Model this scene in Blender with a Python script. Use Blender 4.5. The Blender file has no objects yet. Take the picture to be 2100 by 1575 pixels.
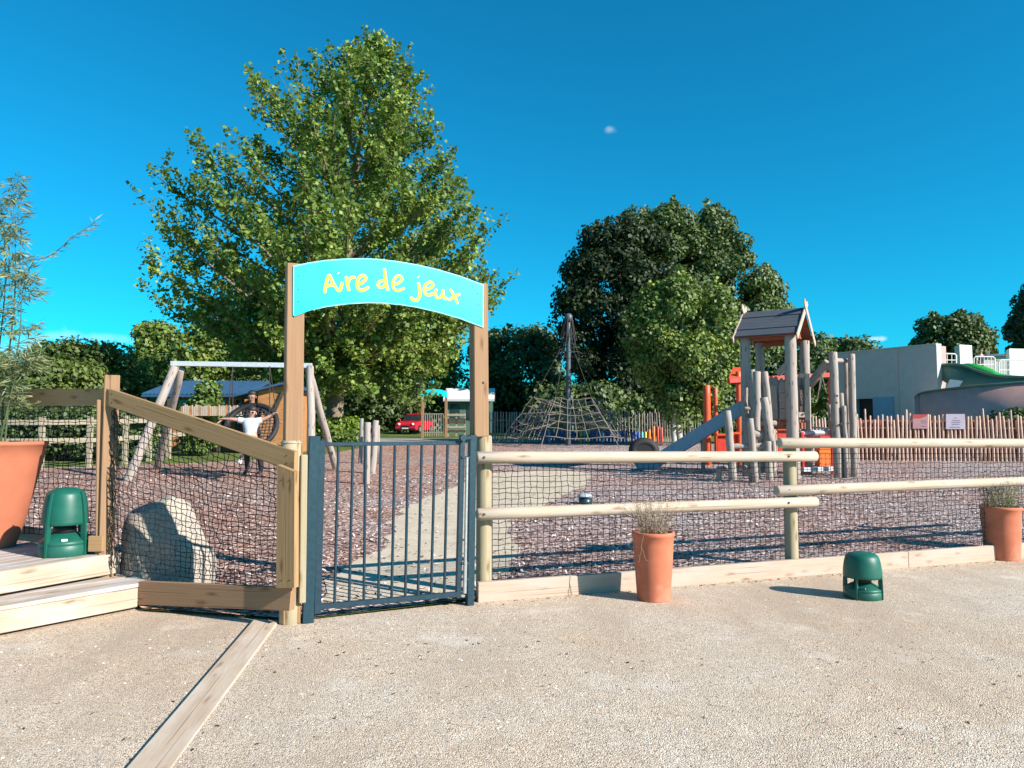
import bpy, bmesh, math, random
import numpy as np
from mathutils import Vector, Matrix
R = random.Random(7)
NP = np.random.RandomState(11)
scn = bpy.context.scene
COL = scn.collection
pi = math.pi

# ------------------------------------------------------------------ camera
F, CX, CY, CH = 1517.0, 1050.0, 787.5, 1.45
PIT = math.atan(93.5 / F)
cam = bpy.data.cameras.new('camera')
cam.sensor_width = 36.0
cam.lens = 36.0 * F / 2100.0
cam.clip_start, cam.clip_end = 0.05, 3000
camo = bpy.data.objects.new('camera', cam)
camo.location = (0, 0, CH)
camo.rotation_euler = (pi / 2 + PIT, 0, 0)
COL.objects.link(camo)
scn.camera = camo
cp, sp = math.cos(PIT), math.sin(PIT)


def ray(px, py):
    x, y = (px - CX) / F, (CY - py) / F
    return Vector((x, cp - y * sp, sp + y * cp))


def at(px, py, Y):
    d = ray(px, py)
    return Vector((0, 0, CH)) + d * (Y / d.y)


def onpl(px, py, p, n):
    d, o = ray(px, py), Vector((0, 0, CH))
    return o + d * ((p - o).dot(n) / d.dot(n))


def G(px, py, z=0.0):
    return onpl(px, py, Vector((0, 0, z)), Vector((0, 0, 1)))


ZS, Z6 = 0.03, 0.03


def zm(y):
    return Z6 + ZS * (min(y, 46.0) - 6.0)


def Gm(px, py):
    return onpl(px, py, Vector((0, 6, Z6)), Vector((0, -ZS, 1)))


def V(*a):
    return Vector(a)


# ------------------------------------------------------------------ mesh builder
class MB:
    def __init__(s):
        s.v, s.f, s.uv, s.sm = [], [], [], []

    def add(s, vs, fs, uvs=None, smooth=False):
        b = len(s.v)
        s.v += [Vector(v) for v in vs]
        for i, f in enumerate(fs):
            s.f.append([b + k for k in f])
            s.uv.append(uvs[i] if uvs else [(vs[k][0], vs[k][1]) for k in f])
            s.sm.append(smooth)

    def sweep(s, rings, us, vw, caps=True, smooth=False, closed=False):
        n = len(rings[0]); vs, fs, uvs = [], [], []
        for r in rings: vs += r
        ou, ov = R.random() * 30, R.random() * 30
        m = len(rings)
        for i in range(m if closed else m - 1):
            i2 = (i + 1) % m
            ua, ub = us[i], us[i + 1] if i + 1 < len(us) else us[i] + .05
            for j in range(n):
                k = (j + 1) % n
                fs.append([i * n + j, i * n + k, i2 * n + k, i2 * n + j])
                uvs.append([(ou + ua, ov + vw[j]), (ou + ua, ov + vw[j + 1]), (ou + ub, ov + vw[j + 1]), (ou + ub, ov + vw[j])])
        s.add(vs, fs, uvs, smooth)
        if caps and not closed:
            for rg, fl in ((rings[0], 1), (rings[-1], 0)):
                idx = list(range(n))
                if fl: idx.reverse()
                c = sum((Vector(v) for v in rg), Vector()) / n
                uu = [(ou + 90 + (rg[k] - c).length * .2, ov + k * .003) for k in idx]
                s.add(rg, [idx], [uu])

    def bar(s, p0, p1, w, h, up=(0, 0, 1), ch=.006):
        p0, p1 = Vector(p0), Vector(p1)
        d = p1 - p0; L = d.length; d.normalize()
        up = Vector(up)
        sd = d.cross(up)
        if sd.length < 1e-4: sd = d.cross(Vector((0, 1, 0)))
        sd.normalize(); u2 = sd.cross(d).normalized()
        ch = min(ch, w * .3, h * .3)

        def ring(p, k):
            a, b, c = w / 2 - k, h / 2 - k, max(ch - k, 0.0004)
            pts = [(-a + c, -b), (a - c, -b), (a, -b + c), (a, b - c), (a - c, b), (-a + c, b), (-a, b - c), (-a, -b + c)]
            return [p + sd * x + u2 * y for x, y in pts]
        per = [0, w, w, w + h, w + h, 2 * w + h, 2 * w + h, 2 * w + 2 * h, 2 * w + 2 * h]
        s.sweep([ring(p0, ch * .7), ring(p0 + d * ch, 0), ring(p1 - d * ch, 0), ring(p1, ch * .7)], [0, ch, L - ch, L], per)

    def tube(s, pts, r, n=10, caps=True, smooth=True, closed=False):
        pts = [Vector(p) for p in pts]
        m = len(pts)
        rr = list(r) if isinstance(r, (list, tuple)) else [r] * m
        rings, us, L = [], [], 0.0
        nrm = None
        for i, p in enumerate(pts):
            if closed: t = pts[(i + 1) % m] - pts[i - 1]
            else: t = pts[min(i + 1, m - 1)] - pts[max(i - 1, 0)]
            if t.length < 1e-9: t = Vector((0, 0, 1))
            t.normalize()
            if nrm is None:
                a = Vector((0, 0, 1)) if abs(t.z) < .9 else Vector((1, 0, 0))
                nrm = t.cross(a).normalized()
            else:
                nrm = (nrm - t * nrm.dot(t))
                nrm = nrm.normalized() if nrm.length > 1e-6 else t.orthogonal().normalized()
            b = t.cross(nrm)
            rings.append([p + (nrm * math.cos(2 * pi * j / n) + b * math.sin(2 * pi * j / n)) * rr[i] for j in range(n)])
            if i: L += (p - pts[i - 1]).length
            us.append(L)
        ra = max(rr)
        s.sweep(rings, us, [2 * pi * ra * j / n for j in range(n + 1)], caps, smooth, closed)

    def log(s, p0, p1, r, n=12, wob=.0, taper=0.0, ch=.012):
        p0, p1 = Vector(p0), Vector(p1)
        L = (p1 - p0).length; k = 7
        pts, rr = [p0], [r - min(ch, r * .3)]
        for i in range(k + 1):
            t = i / k
            q = p0.lerp(p1, min(max(t, ch / L), 1 - ch / L))
            if 0 < i < k: q = q + Vector((R.uniform(-1, 1), R.uniform(-1, 1), R.uniform(-1, 1))) * wob
            pts.append(q); rr.append(r * (1 - taper * t) * (1 + R.uniform(-1, 1) * (.02 if wob else 0)))
        pts.append(p1); rr.append((r - min(ch, r * .3)) * (1 - taper))
        s.tube(pts, rr, n)

    def lathe(s, c, prof, n=40, rot=0.0, smooth=True, caps=False):
        c = Vector(c)
        rings, us, L = [], [], 0
        for i, (r, z) in enumerate(prof):
            rings.append([c + Vector((r * math.cos(rot + 2 * pi * j / n), r * math.sin(rot + 2 * pi * j / n), z)) for j in range(n)])
            if i: L += math.hypot(r - prof[i - 1][0], z - prof[i - 1][1])
            us.append(L)
        ra = max(p[0] for p in prof)
        s.sweep(rings, us, [2 * pi * ra * j / n for j in range(n + 1)], caps, smooth)

    def prism(s, pts, dv):
        """planar outline pts, extruded by vector dv"""
        pts = [Vector(p) for p in pts]; dv = Vector(dv); n = len(pts)
        e = (pts[1] - pts[0]).normalized(); nn = dv.normalized(); e2 = nn.cross(e)
        if e.dot(nn) > .99: e2 = e.orthogonal()
        ou, ov = R.random() * 30, R.random() * 30
        uv = [(ou + (p - pts[0]).dot(e), ov + (p - pts[0]).dot(e2)) for p in pts]
        nrm = Vector()
        for i in range(n): nrm += pts[i].cross(pts[(i + 1) % n])
        fl = nrm.dot(dv) > 0
        a = list(range(n)); b = [n + k for k in range(n)]
        f1 = a[::-1] if fl else a
        f2 = b if fl else b[::-1]
        s.add(pts + [p + dv for p in pts], [f1, f2], [[uv[k % n] for k in f1], [uv[k % n] for k in f2]])
        T = dv.length; L = 0
        for i in range(n):
            k = (i + 1) % n; l = (pts[k] - pts[i]).length
            q = [i, k, n + k, n + i]; u = [(ou + L, ov + 5), (ou + L + l, ov + 5), (ou + L + l, ov + 5 + T), (ou + L, ov + 5 + T)]
            if not fl: q, u = q, u
            else: q, u = q, u
            vs = [pts[i], pts[k], pts[k] + dv, pts[i] + dv]
            f = [0, 1, 2, 3] if fl else [3, 2, 1, 0]
            s.add(vs, [f], [[u[x] for x in f]])
            L += l

    def strip(s, A, B, th, nrm, smooth=True):
        """thick ribbon between polylines A and B, thickness th along nrm"""
        nrm = Vector(nrm).normalized() * th
        A = [Vector(a) for a in A]; B = [Vector(b) for b in B]
        rings = [[a, b, b + nrm, a + nrm] for a, b in zip(A, B)]
        us, L = [0], 0
        for i in range(1, len(A)):
            L += (A[i] - A[i - 1]).length; us.append(L)
        w = (A[0] - B[0]).length
        s.sweep(rings, us, [0, w, w + th, 2 * w + th, 2 * w + 2 * th], True, smooth)

    def blob(s, c, rad, sub=3, fn=None, rot=None):
        bm = bmesh.new(); bmesh.ops.create_icosphere(bm, subdivisions=sub, radius=1)
        vs = []
        for v in bm.verts:
            q = v.co.copy(); k = fn(q) if fn else 1
            q = Vector((q.x * rad[0], q.y * rad[1], q.z * rad[2])) * k
            if rot: q = rot @ q
            vs.append(Vector(c) + q)
        s.add(vs, [[v.index for v in f.verts] for f in bm.faces], None, True)
        bm.free()

    def build(s, name, mat, parent=None, loc=None):
        me = bpy.data.meshes.new(name)
        off = Vector(loc) if loc is not None else Vector()
        if parent is not None:
            q = parent
            while q is not None: off = off + q.location; q = q.parent
        me.from_pydata([tuple(v - off) for v in s.v], [], s.f)
        ul = me.uv_layers.new(name='UVMap')
        flat = [c for f in s.uv for c in f]
        ul.data.foreach_set('uv', [x for c in flat for x in c])
        me.polygons.foreach_set('use_smooth', s.sm)
        me.materials.append(mat)
        bm = bmesh.new(); bm.from_mesh(me)
        bmesh.ops.recalc_face_normals(bm, faces=bm.faces); bm.to_mesh(me); bm.free()
        o = bpy.data.objects.new(name, me)
        COL.objects.link(o)
        if parent is not None: o.parent = parent
        elif loc is not None: o.location = loc
        return o


def tag(o, label=None, cat=None, group=None, kind=None):
    if label: o['label'] = label
    if cat: o['category'] = cat
    if group: o['group'] = group
    if kind: o['kind'] = kind
    return o


def thing(name, loc, label, cat, group=None):
    o = bpy.data.objects.new(name, None)
    o.empty_display_size = .1
    o.location = loc
    COL.objects.link(o)
    return tag(o, label, cat, group)


# ------------------------------------------------------------------ materials
class NT:
    def __init__(s, name):
        s.m = bpy.data.materials.new(name); s.m.use_nodes = True
        s.t = s.m.node_tree; s.t.nodes.clear()
        s.out = s.n('ShaderNodeOutputMaterial'); s.b = s.n('ShaderNodeBsdfPrincipled')
        s.l(s.b.outputs[0], s.out.inputs[0])

    def n(s, t, **k):
        x = s.t.nodes.new(t)
        for a, v in k.items(): setattr(x, a, v)
        return x

    def l(s, a, b): s.t.links.new(a, b)

    def set(s, n, **k):
        for a, v in k.items(): n.inputs[a].default_value = v

    def ramp(s, src, stops, interp='LINEAR'):
        r = s.n('ShaderNodeValToRGB'); r.color_ramp.interpolation = interp
        e = r.color_ramp.elements
        while len(e) > 1: e.remove(e[-1])
        for i, (p, c) in enumerate(stops):
            x = e[0] if i == 0 else e.new(p)
            x.position = p; x.color = (*c, 1) if len(c) == 3 else c
        s.l(src, r.inputs[0]); return r.outputs[0]

    def noise(s, vec, scale, det=4, rough=.6):
        x = s.n('ShaderNodeTexNoise'); s.set(x, Scale=scale, Detail=det, Roughness=rough)
        if vec is not None: s.l(vec, x.inputs['Vector'])
        return x.outputs[0]

    def mapping(s, vec, scale, loc=(0, 0, 0)):
        m = s.n('ShaderNodeMapping'); m.inputs['Scale'].default_value = scale; m.inputs['Location'].default_value = loc
        s.l(vec, m.inputs[0]); return m.outputs[0]

    def mix(s, f, a, b, mode='MIX'):
        m = s.n('ShaderNodeMix', data_type='RGBA', blend_type=mode)
        for i, x in ((0, f), (6, a), (7, b)):
            if hasattr(x, 'links'): s.l(x, m.inputs[i])
            else: m.inputs[i].default_value = x if i == 0 else (*x, 1)
        return m.outputs[2]

    def bump(s, h, st=.4, dist=.01):
        b = s.n('ShaderNodeBump'); s.set(b, Strength=st, Distance=dist); s.l(h, b.inputs['Height'])
        s.l(b.outputs[0], s.b.inputs['Normal'])

    def math(s, op, a, b=None):
        m = s.n('ShaderNodeMath', operation=op)
        for i, x in enumerate((a, b)):
            if x is None: continue
            if hasattr(x, 'links'): s.l(x, m.inputs[i])
            else: m.inputs[i].default_value = x
        return m.outputs[0]


def wood(name, light, dark, knot, grain=60, rough=.75, knots=1.0, weather=None):
    t = NT(name)
    uv = t.n('ShaderNodeUVMap').outputs[0]
    g1 = t.noise(t.mapping(uv, (1.3, grain, 1)), 1.0, 5, .65)
    g2 = t.noise(t.mapping(uv, (1.0, 9, 1)), 1.0, 3)
    col = t.mix(t.ramp(g1, [(.3, (0, 0, 0)), (.72, (1, 1, 1))]), dark, light)
    col = t.mix(t.math('MULTIPLY', g2, .55), col, tuple(c * .72 for c in light))
    vo = t.n('ShaderNodeTexVoronoi', voronoi_dimensions='2D'); t.set(vo, Scale=1.0, Randomness=1.0)
    wn = t.noise(t.mapping(uv, (9, 30, 1)), 1.0, 2)
    mp = t.mapping(uv, (2.0, 7.5, 1))
    mx = t.n('ShaderNodeVectorMath', operation='ADD'); t.l(mp, mx.inputs[0])
    cw = t.n('ShaderNodeCombineXYZ'); t.l(t.math('MULTIPLY', wn, .16), cw.inputs[0]); t.l(t.math('MULTIPLY', wn, .3), cw.inputs[1]); t.l(cw.outputs[0], mx.inputs[1])
    t.l(mx.outputs[0], vo.inputs['Vector'])
    k = t.ramp(vo.outputs['Distance'], [(.045, (.9 * knots,) * 3), (.085, (.5 * knots,) * 3), (.16, (0, 0, 0))])
    col = t.mix(k, col, knot)
    if weather:
        w = t.noise(t.mapping(uv, (.9, 3.5, 1)), 2.0, 5)
        col = t.mix(t.ramp(w, [(.42, (0, 0, 0)), (.62, (1, 1, 1))]), col, weather)
    # drying checks: thin dark cracks along the grain
    cr = t.noise(t.mapping(uv, (.7, 55, 1), (3, 7, 0)), 1.0, 2, .4)
    ck = t.ramp(cr, [(.655, (0, 0, 0)), (.68, (.6,) * 3)])
    col = t.mix(ck, col, tuple(c * .45 for c in dark))
    t.l(col, t.b.inputs['Base Color']); t.set(t.b, Roughness=rough)
    t.b.inputs['Specular IOR Level'].default_value = .25
    t.bump(t.math('SUBTRACT', g1, ck), .35, .004)
    return t.m


def plain(name, col, rough=.5, var=.12, scale=14, metal=0, bump=.0, spec=.5, dirt=None):
    t = NT(name)
    tc = t.n('ShaderNodeTexCoord').outputs['Object']
    n = t.noise(tc, scale, 4)
    c = t.mix(t.ramp(n, [(.35, (0, 0, 0)), (.7, (1, 1, 1))]), tuple(x * (1 - var) for x in col), tuple(min(1, x * (1 + var)) for x in col))
    if dirt:
        d = t.noise(tc, 3.1, 6, .7)
        c = t.mix(t.ramp(d, [(.5, (0, 0, 0)), (.75, (.7,) * 3)]), c, dirt)
    t.l(c, t.b.inputs['Base Color'])
    r = t.math('ADD', t.math('MULTIPLY', n, .2), rough - .1); t.l(r, t.b.inputs['Roughness'])
    t.set(t.b, Metallic=metal); t.b.inputs['Specular IOR Level'].default_value = spec
    if bump: t.bump(t.noise(tc, scale * 6, 3), bump, .004)
    return t.m


def leafmat(name, stops, trans=.3, gloss=.12):
    t = NT(name); t.t.nodes.remove(t.b)
    a = t.n('ShaderNodeAttribute', attribute_name='leafvar').outputs['Fac']
    c = t.ramp(a, stops)
    d = t.n('ShaderNodeBsdfDiffuse'); tr = t.n('ShaderNodeBsdfTranslucent'); gl = t.n('ShaderNodeBsdfGlossy')
    t.l(c, d.inputs[0]); t.l(t.mix(.5, c, (.16, .24, .02)), tr.inputs[0]); gl.inputs['Roughness'].default_value = .6
    gl.inputs['Color'].default_value = (.9, .95, .9, 1)
    m = t.n('ShaderNodeMixShader'); m.inputs[0].default_value = trans; t.l(d.outputs[0], m.inputs[1]); t.l(tr.outputs[0], m.inputs[2])
    m2 = t.n('ShaderNodeMixShader'); m2.inputs[0].default_value = gloss * .22; t.l(m.outputs[0], m2.inputs[1]); t.l(gl.outputs[0], m2.inputs[2])
    t.l(m2.outputs[0], t.out.inputs[0])
    return t.m


M = {}
M['plank'] = wood('timber_plank', (.42, .265, .13), (.27, .165, .08), (.16, .08, .03))
M['plank2'] = wood('timber_post', (.36, .215, .12), (.23, .14, .08), (.13, .06, .025), knots=.8)
M['pale'] = wood('pale_timber', (.52, .405, .315), (.39, .295, .225), (.22, .12, .07), 45, weather=(.45, .37, .31))
M['log'] = wood('peeled_log', (.53, .43, .325), (.40, .31, .225), (.18, .10, .055), 30, weather=(.45, .385, .32))
M['logpost'] = wood('treated_log', (.43, .365, .24), (.30, .255, .17), (.2, .14, .07), 30)
M['greywood'] = wood('weathered_log', (.43, .37, .33), (.25, .21, .185), (.09, .07, .055), 35, knots=.9)
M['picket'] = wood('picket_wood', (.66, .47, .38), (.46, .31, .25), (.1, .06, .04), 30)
M['darkpicket'] = wood('old_shaded_picket', (.34, .31, .29), (.2, .18, .165), (.08, .06, .05), 30)  # dark wood; on the picket fence it carries tree shade in its colour
M['deck'] = wood('deck_boards', (.47, .39, .31), (.33, .27, .215), (.2, .15, .1), 50, weather=(.5, .47, .46))
M['edge'] = wood('edge_timber', (.50, .39, .295), (.36, .275, .20), (.2, .13, .08), 40, weather=(.47, .40, .33))
M['farfence'] = wood('old_rail_wood', (.40, .35, .26), (.27, .235, .17), (.2, .16, .1), 30)
M['chalet'] = wood('chalet_boards', (.50, .245, .095), (.32, .14, .055), (.14, .06, .03), 14)
M['rednoise'] = wood('stained_panel', (.34, .115, .065), (.24, .075, .042), (.1, .03, .02), 20)
M['sign'] = plain('cyan_panel', (.008, .66, .80), .35, .03, 3)
M['signwhite'] = plain('white_panel_edge', (.22, .72, .76), .4, .03)
M['yellow'] = plain('yellow_letter', (.86, .74, .03), .5, .05)
M['bolt'] = plain('dark_bolt', (.03, .05, .06), .4, .1)
M['gate'] = plain('teal_powder_coat', (.012, .035, .055), .38, .12, 30, spec=.5)
M['gatepost'] = plain('teal_gate_post', (.009, .038, .056), .38, .12, 30)
M['steel'] = plain('bright_steel', (.62, .63, .64), .35, .1, 30, metal=.8)
M['galv'] = plain('galvanised_steel', (.50, .55, .58), .5, .12, 22, metal=.25)
M['polegrey'] = plain('dark_grey_pole', (.06, .078, .09), .5, .1, 6)
M['net'] = plain('black_net_cord', (.012, .011, .012), .8, .2)
M['terra'] = plain('terracotta', (.50, .155, .085), .75, .1, 6, bump=.12, spec=.2, dirt=(.56, .27, .20))
M['terra2'] = plain('terracotta_orange', (.43, .145, .08), .72, .08, 5, bump=.1, spec=.2)
M['soil'] = plain('potting_soil', (.05, .032, .022), .95, .4, 40, bump=.6)
M['green'] = plain('green_plastic', (.006, .095, .066), .45, .12, 9, spec=.45, dirt=(.03, .11, .085))
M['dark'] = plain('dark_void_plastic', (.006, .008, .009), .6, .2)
M['white'] = plain('white_paint', (.78, .76, .70), .6, .05, 6)
M['render'] = plain('grey_render', (.42, .43, .41), .85, .06, 4, bump=.1, dirt=(.36, .37, .36))
M['blue'] = plain('blue_panel', (.16, .30, .42), .6, .06)
M['bark'] = plain('bark', (.21, .165, .115), .9, .35, 18, bump=.8, spec=.15)
M['barkdark'] = plain('dark_bark', (.075, .06, .045), .9, .35, 18, bump=.8, spec=.15)
M['barkpale'] = plain('pale_bark', (.42, .40, .34), .9, .3, 18, bump=.6, spec=.15)
M['rope'] = plain('tan_rope', (.16, .145, .125), .85, .2, 30)
M['ropedark'] = plain('dark_rope', (.035, .032, .035), .85, .2, 30)
M['slide'] = plain('blue_grey_slide', (.16, .29, .39), .4, .08)
M['red'] = plain('red_paint', (.56, .035, .018), .5, .1)
M['redorange'] = plain('red_orange_paint', (.66, .08, .015), .5, .12, 4)
M['orange'] = plain('orange_plastic', (.82, .17, .015), .5, .1)
M['yel'] = plain('yellow_paint', (.8, .5, .06), .5, .1)
M['bluep'] = plain('blue_paint', (.03, .09, .38), .5, .1)
M['cyanp'] = plain('sky_blue_paint', (.06, .42, .62), .5, .1)
M['roofshingle'] = wood('dark_roof_boards', (.095, .105, .125), (.055, .062, .078), (.04, .04, .05), 12, knots=.4)
M['roofblue'] = plain('blue_metal_roof', (.03, .085, .17), .45, .1, 5)
M['flume'] = plain('grey_fibreglass', (.50, .29, .26), .45, .08, 3)
M['flumegreen'] = plain('dark_green_fibreglass', (.08, .16, .12), .4, .1, 3)
M['flumebright'] = plain('bright_green_fibreglass', (.03, .33, .05), .35, .1, 3)
M['tyre'] = plain('black_rubber', (.012, .012, .013), .7, .2)
M['carred'] = plain('red_car_paint', (.5, .012, .03), .22, .04, spec=.6)
M['glass'] = plain('dark_car_glass', (.02, .025, .03), .08, .05, spec=.8)
M['lamp'] = plain('clear_headlight', (.75, .78, .8), .15, .05)
M['skin'] = plain('skin', (.48, .27, .19), .55, .06)
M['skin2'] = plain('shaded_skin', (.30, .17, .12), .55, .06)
M['hair'] = plain('dark_hair', (.025, .018, .014), .6, .3, 40)
M['shirt'] = plain('white_cotton', (.50, .54, .60), .85, .05, 20)
M['navy'] = plain('navy_cotton', (.02, .03, .075), .85, .15, 20)
M['blackc'] = plain('black_cotton', (.018, .018, .028), .85, .2, 20)
M['shoe'] = plain('white_shoe', (.7, .7, .7), .6, .05)
M['signred'] = plain('red_notice', (.42, .035, .03), .5, .1)
M['signpink'] = plain('pink_notice', (.36, .19, .20), .5, .1, 3)
M['signpale'] = plain('pale_notice', (.40, .34, .42), .5, .06, 3)
M['ink'] = plain('notice_ink', (.10, .09, .16), .5, .1)

# gravel
t = NT('gravel'); tc = t.n('ShaderNodeTexCoord').outputs['Object']
vo = t.n('ShaderNodeTexVoronoi'); t.set(vo, Scale=140.0); t.l(tc, vo.inputs['Vector'])
sep = t.n('ShaderNodeSeparateColor'); t.l(vo.outputs['Color'], sep.inputs[0])
stone = t.ramp(sep.outputs[0], [(0, (.15, .12, .092)), (.12, (.42, .335, .255)), (.38, (.60, .50, .395)), (.85, (.74, .64, .525)), (1, (.88, .80, .70))])
big = t.noise(tc, .55, 5, .6); med = t.noise(tc, 5.0, 5, .7)
c = t.mix(t.ramp(big, [(.35, (0, 0, 0)), (.68, (1, 1, 1))]), stone, t.mix(1.0, stone, (.96, .86, .74), 'MULTIPLY'))
c = t.mix(t.ramp(med, [(.40, (.34,) * 3), (.62, (0, 0, 0))]), c, (.42, .335, .26))
track = t.noise(t.mapping(tc, (.9, .16, 1), (2, 5, 0)), 1.6, 4, .55)
c = t.mix(t.ramp(track, [(.50, (0, 0, 0)), (.66, (.6,) * 3)]), c, (.44, .34, .25))
c = t.mix(t.ramp(t.noise(tc, 1.3, 6, .7), [(.56, (0, 0, 0)), (.72, (.65,) * 3)]), c, (.78, .70, .60))
fine = t.noise(tc, 230, 2)
c = t.mix(t.ramp(fine, [(.30, (.85,) * 3), (.43, (0, 0, 0))]), c, (.13, .10, .08))
t.l(c, t.b.inputs['Base Color']); t.set(t.b, Roughness=.9); t.b.inputs['Specular IOR Level'].default_value = .2
h = t.math('ADD', t.math('MULTIPLY', vo.outputs['Distance'], -.9), t.math('MULTIPLY', med, .9))
t.bump(h, .55, .012)
M['gravel'] = t.m


def mulchmat():
    t = NT('bark_mulch'); tc = t.n('ShaderNodeTexCoord').outputs['Object']
    vo = t.n('ShaderNodeTexVoronoi'); t.set(vo, Scale=22.0); t.l(t.mapping(tc, (1, 1.7, 1)), vo.inputs['Vector'])
    sep = t.n('ShaderNodeSeparateColor'); t.l(vo.outputs['Color'], sep.inputs[0])
    c = t.ramp(sep.outputs[0], [(0, (.03, .021, .020)), (.25, (.15, .108, .105)), (.5, (.37, .29, .28)), (.78, (.55, .465, .45)), (1, (.74, .66, .62))])
    b = t.noise(tc, .35, 4)
    c = t.mix(t.ramp(b, [(.38, (0, 0, 0)), (.66, (.8,) * 3)]), c, t.mix(1.0, c, (1.05, .76, .64), 'MULTIPLY'))
    sx = t.n('ShaderNodeSeparateXYZ'); t.l(tc, sx.inputs[0])
    xx = t.math('ADD', t.math('MULTIPLY', sx.outputs[0], .12), t.math('MULTIPLY', t.noise(tc, .8, 4), 1.2))
    c = t.mix(t.ramp(xx, [(.22, (1, 1, 1)), (.75, (0, 0, 0))]), c, t.mix(1.0, c, (1.0, .84, .73), 'MULTIPLY'))
    t.l(c, t.b.inputs['Base Color']); t.set(t.b, Roughness=.9); t.b.inputs['Specular IOR Level'].default_value = .2
    t.bump(t.math('ADD', vo.outputs['Distance'], t.noise(tc, 40, 3)), .9, .03)
    return t.m


M['mulch'] = mulchmat()


def vcol(name, stops, rough=.85, attr='leafvar'):
    t = NT(name)
    a = t.n('ShaderNodeAttribute', attribute_name=attr).outputs['Fac']
    t.l(t.ramp(a, stops), t.b.inputs['Base Color']); t.set(t.b, Roughness=rough); t.b.inputs['Specular IOR Level'].default_value = .25
    return t.m


M['chips'] = vcol('bark_chip', [(0, (.05, .033, .03)), (.25, (.22, .145, .135)), (.6, (.45, .335, .31)), (.85, (.60, .50, .47)), (1, (.78, .71, .67))])
M['pebbles'] = vcol('pebble', [(0, (.22, .18, .14)), (.4, (.45, .38, .29)), (.8, (.6, .53, .43)), (1, (.78, .72, .64))])
M['bits'] = vcol('dry_leaf_bit', [(0, (.04, .025, .015)), (1, (.16, .09, .045))])


def simple_ground(name, stops, sc, bump=.5, dist=.02):
    t = NT(name); tc = t.n('ShaderNodeTexCoord').outputs['Object']
    n = t.noise(tc, sc, 8, .75); n2 = t.noise(tc, sc * .06, 4)
    c = t.ramp(t.math('ADD', t.math('MULTIPLY', n, .65), t.math('MULTIPLY', n2, .35)), stops)
    t.l(c, t.b.inputs['Base Color']); t.set(t.b, Roughness=.92); t.b.inputs['Specular IOR Level'].default_value = .15
    t.bump(n, bump, dist); return t.m


M['lawn'] = simple_ground('lawn_grass', [(.3, (.03, .05, .012)), (.5, (.10, .14, .03)), (.7, (.2, .22, .06))], 14)
M['sandpath'] = simple_ground('sandy_path', [(.3, (.33, .265, .185)), (.5, (.52, .44, .335)), (.7, (.66, .58, .46))], 45, .5, .012)
M['road'] = simple_ground('pale_asphalt', [(.3, (.2, .2, .21)), (.7, (.36, .36, .37))], 30)

# boulder granite
t = NT('granite'); tc = t.n('ShaderNodeTexCoord').outputs['Object']
n1 = t.noise(tc, 55, 3, .7); n2 = t.noise(tc, 5, 6, .65)
c = t.ramp(n1, [(.30, (.06, .052, .05)), (.46, (.27, .24, .21)), (.60, (.42, .375, .325)), (.75, (.58, .53, .47))])
c = t.mix(t.ramp(n2, [(.4, (.55,) * 3), (.62, (0, 0, 0))]), c, (.42, .36, .28))
t.l(c, t.b.inputs['Base Color']); t.set(t.b, Roughness=.85)
t.bump(t.math('ADD', t.math('MULTIPLY', n1, .3), n2), .8, .03)
M['rock'] = t.m

L_ = {}
L_['maple'] = leafmat('maple_leaf', [(0, (.055, .11, .02)), (.5, (.14, .23, .035)), (.85, (.28, .36, .055)), (.97, (.36, .38, .055)), (1, (.30, .15, .03))], .36, .16)
L_['dark'] = leafmat('dark_leaf', [(0, (.030, .056, .014)), (.6, (.062, .105, .023)), (1, (.135, .185, .04))], .22, .2)
L_['purple'] = leafmat('purple_leaf', [(0, (.008, .018, .006)), (.6, (.016, .032, .010)), (1, (.034, .060, .018))], .12, .12)
L_['fresh'] = leafmat('fresh_leaf', [(0, (.062, .110, .018)), (.6, (.125, .195, .028)), (1, (.24, .29, .045))], .32, .18)
L_['young'] = leafmat('young_leaf', [(0, (.04, .075, .016)), (.5, (.10, .165, .03)), (1, (.27, .33, .05))], .28, .18)
L_['hedge'] = leafmat('hedge_leaf', [(0, (.055, .085, .016)), (.6, (.10, .145, .026)), (1, (.19, .225, .04))], .28, .15)
L_['lime'] = leafmat('lime_leaf', [(0, (.09, .15, .018)), (.6, (.18, .27, .03)), (1, (.28, .36, .055))], .35, .12)
L_['pine'] = leafmat('pine_needles', [(0, (.020, .040, .016)), (1, (.055, .085, .035))], .12, .15)
L_['bamboo'] = leafmat('bamboo_leaf', [(0, (.09, .13, .05)), (.6, (.19, .235, .10)), (1, (.38, .36, .18))], .3, .2)
L_['straw'] = leafmat('dry_stalk', [(0, (.26, .18, .12)), (.6, (.42, .32, .22)), (1, (.55, .47, .36))], .3, .05)
L_['grassy'] = leafmat('dry_green_stalk', [(0, (.16, .17, .08)), (.6, (.30, .30, .15)), (1, (.5, .45, .28))], .3, .05)


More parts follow.
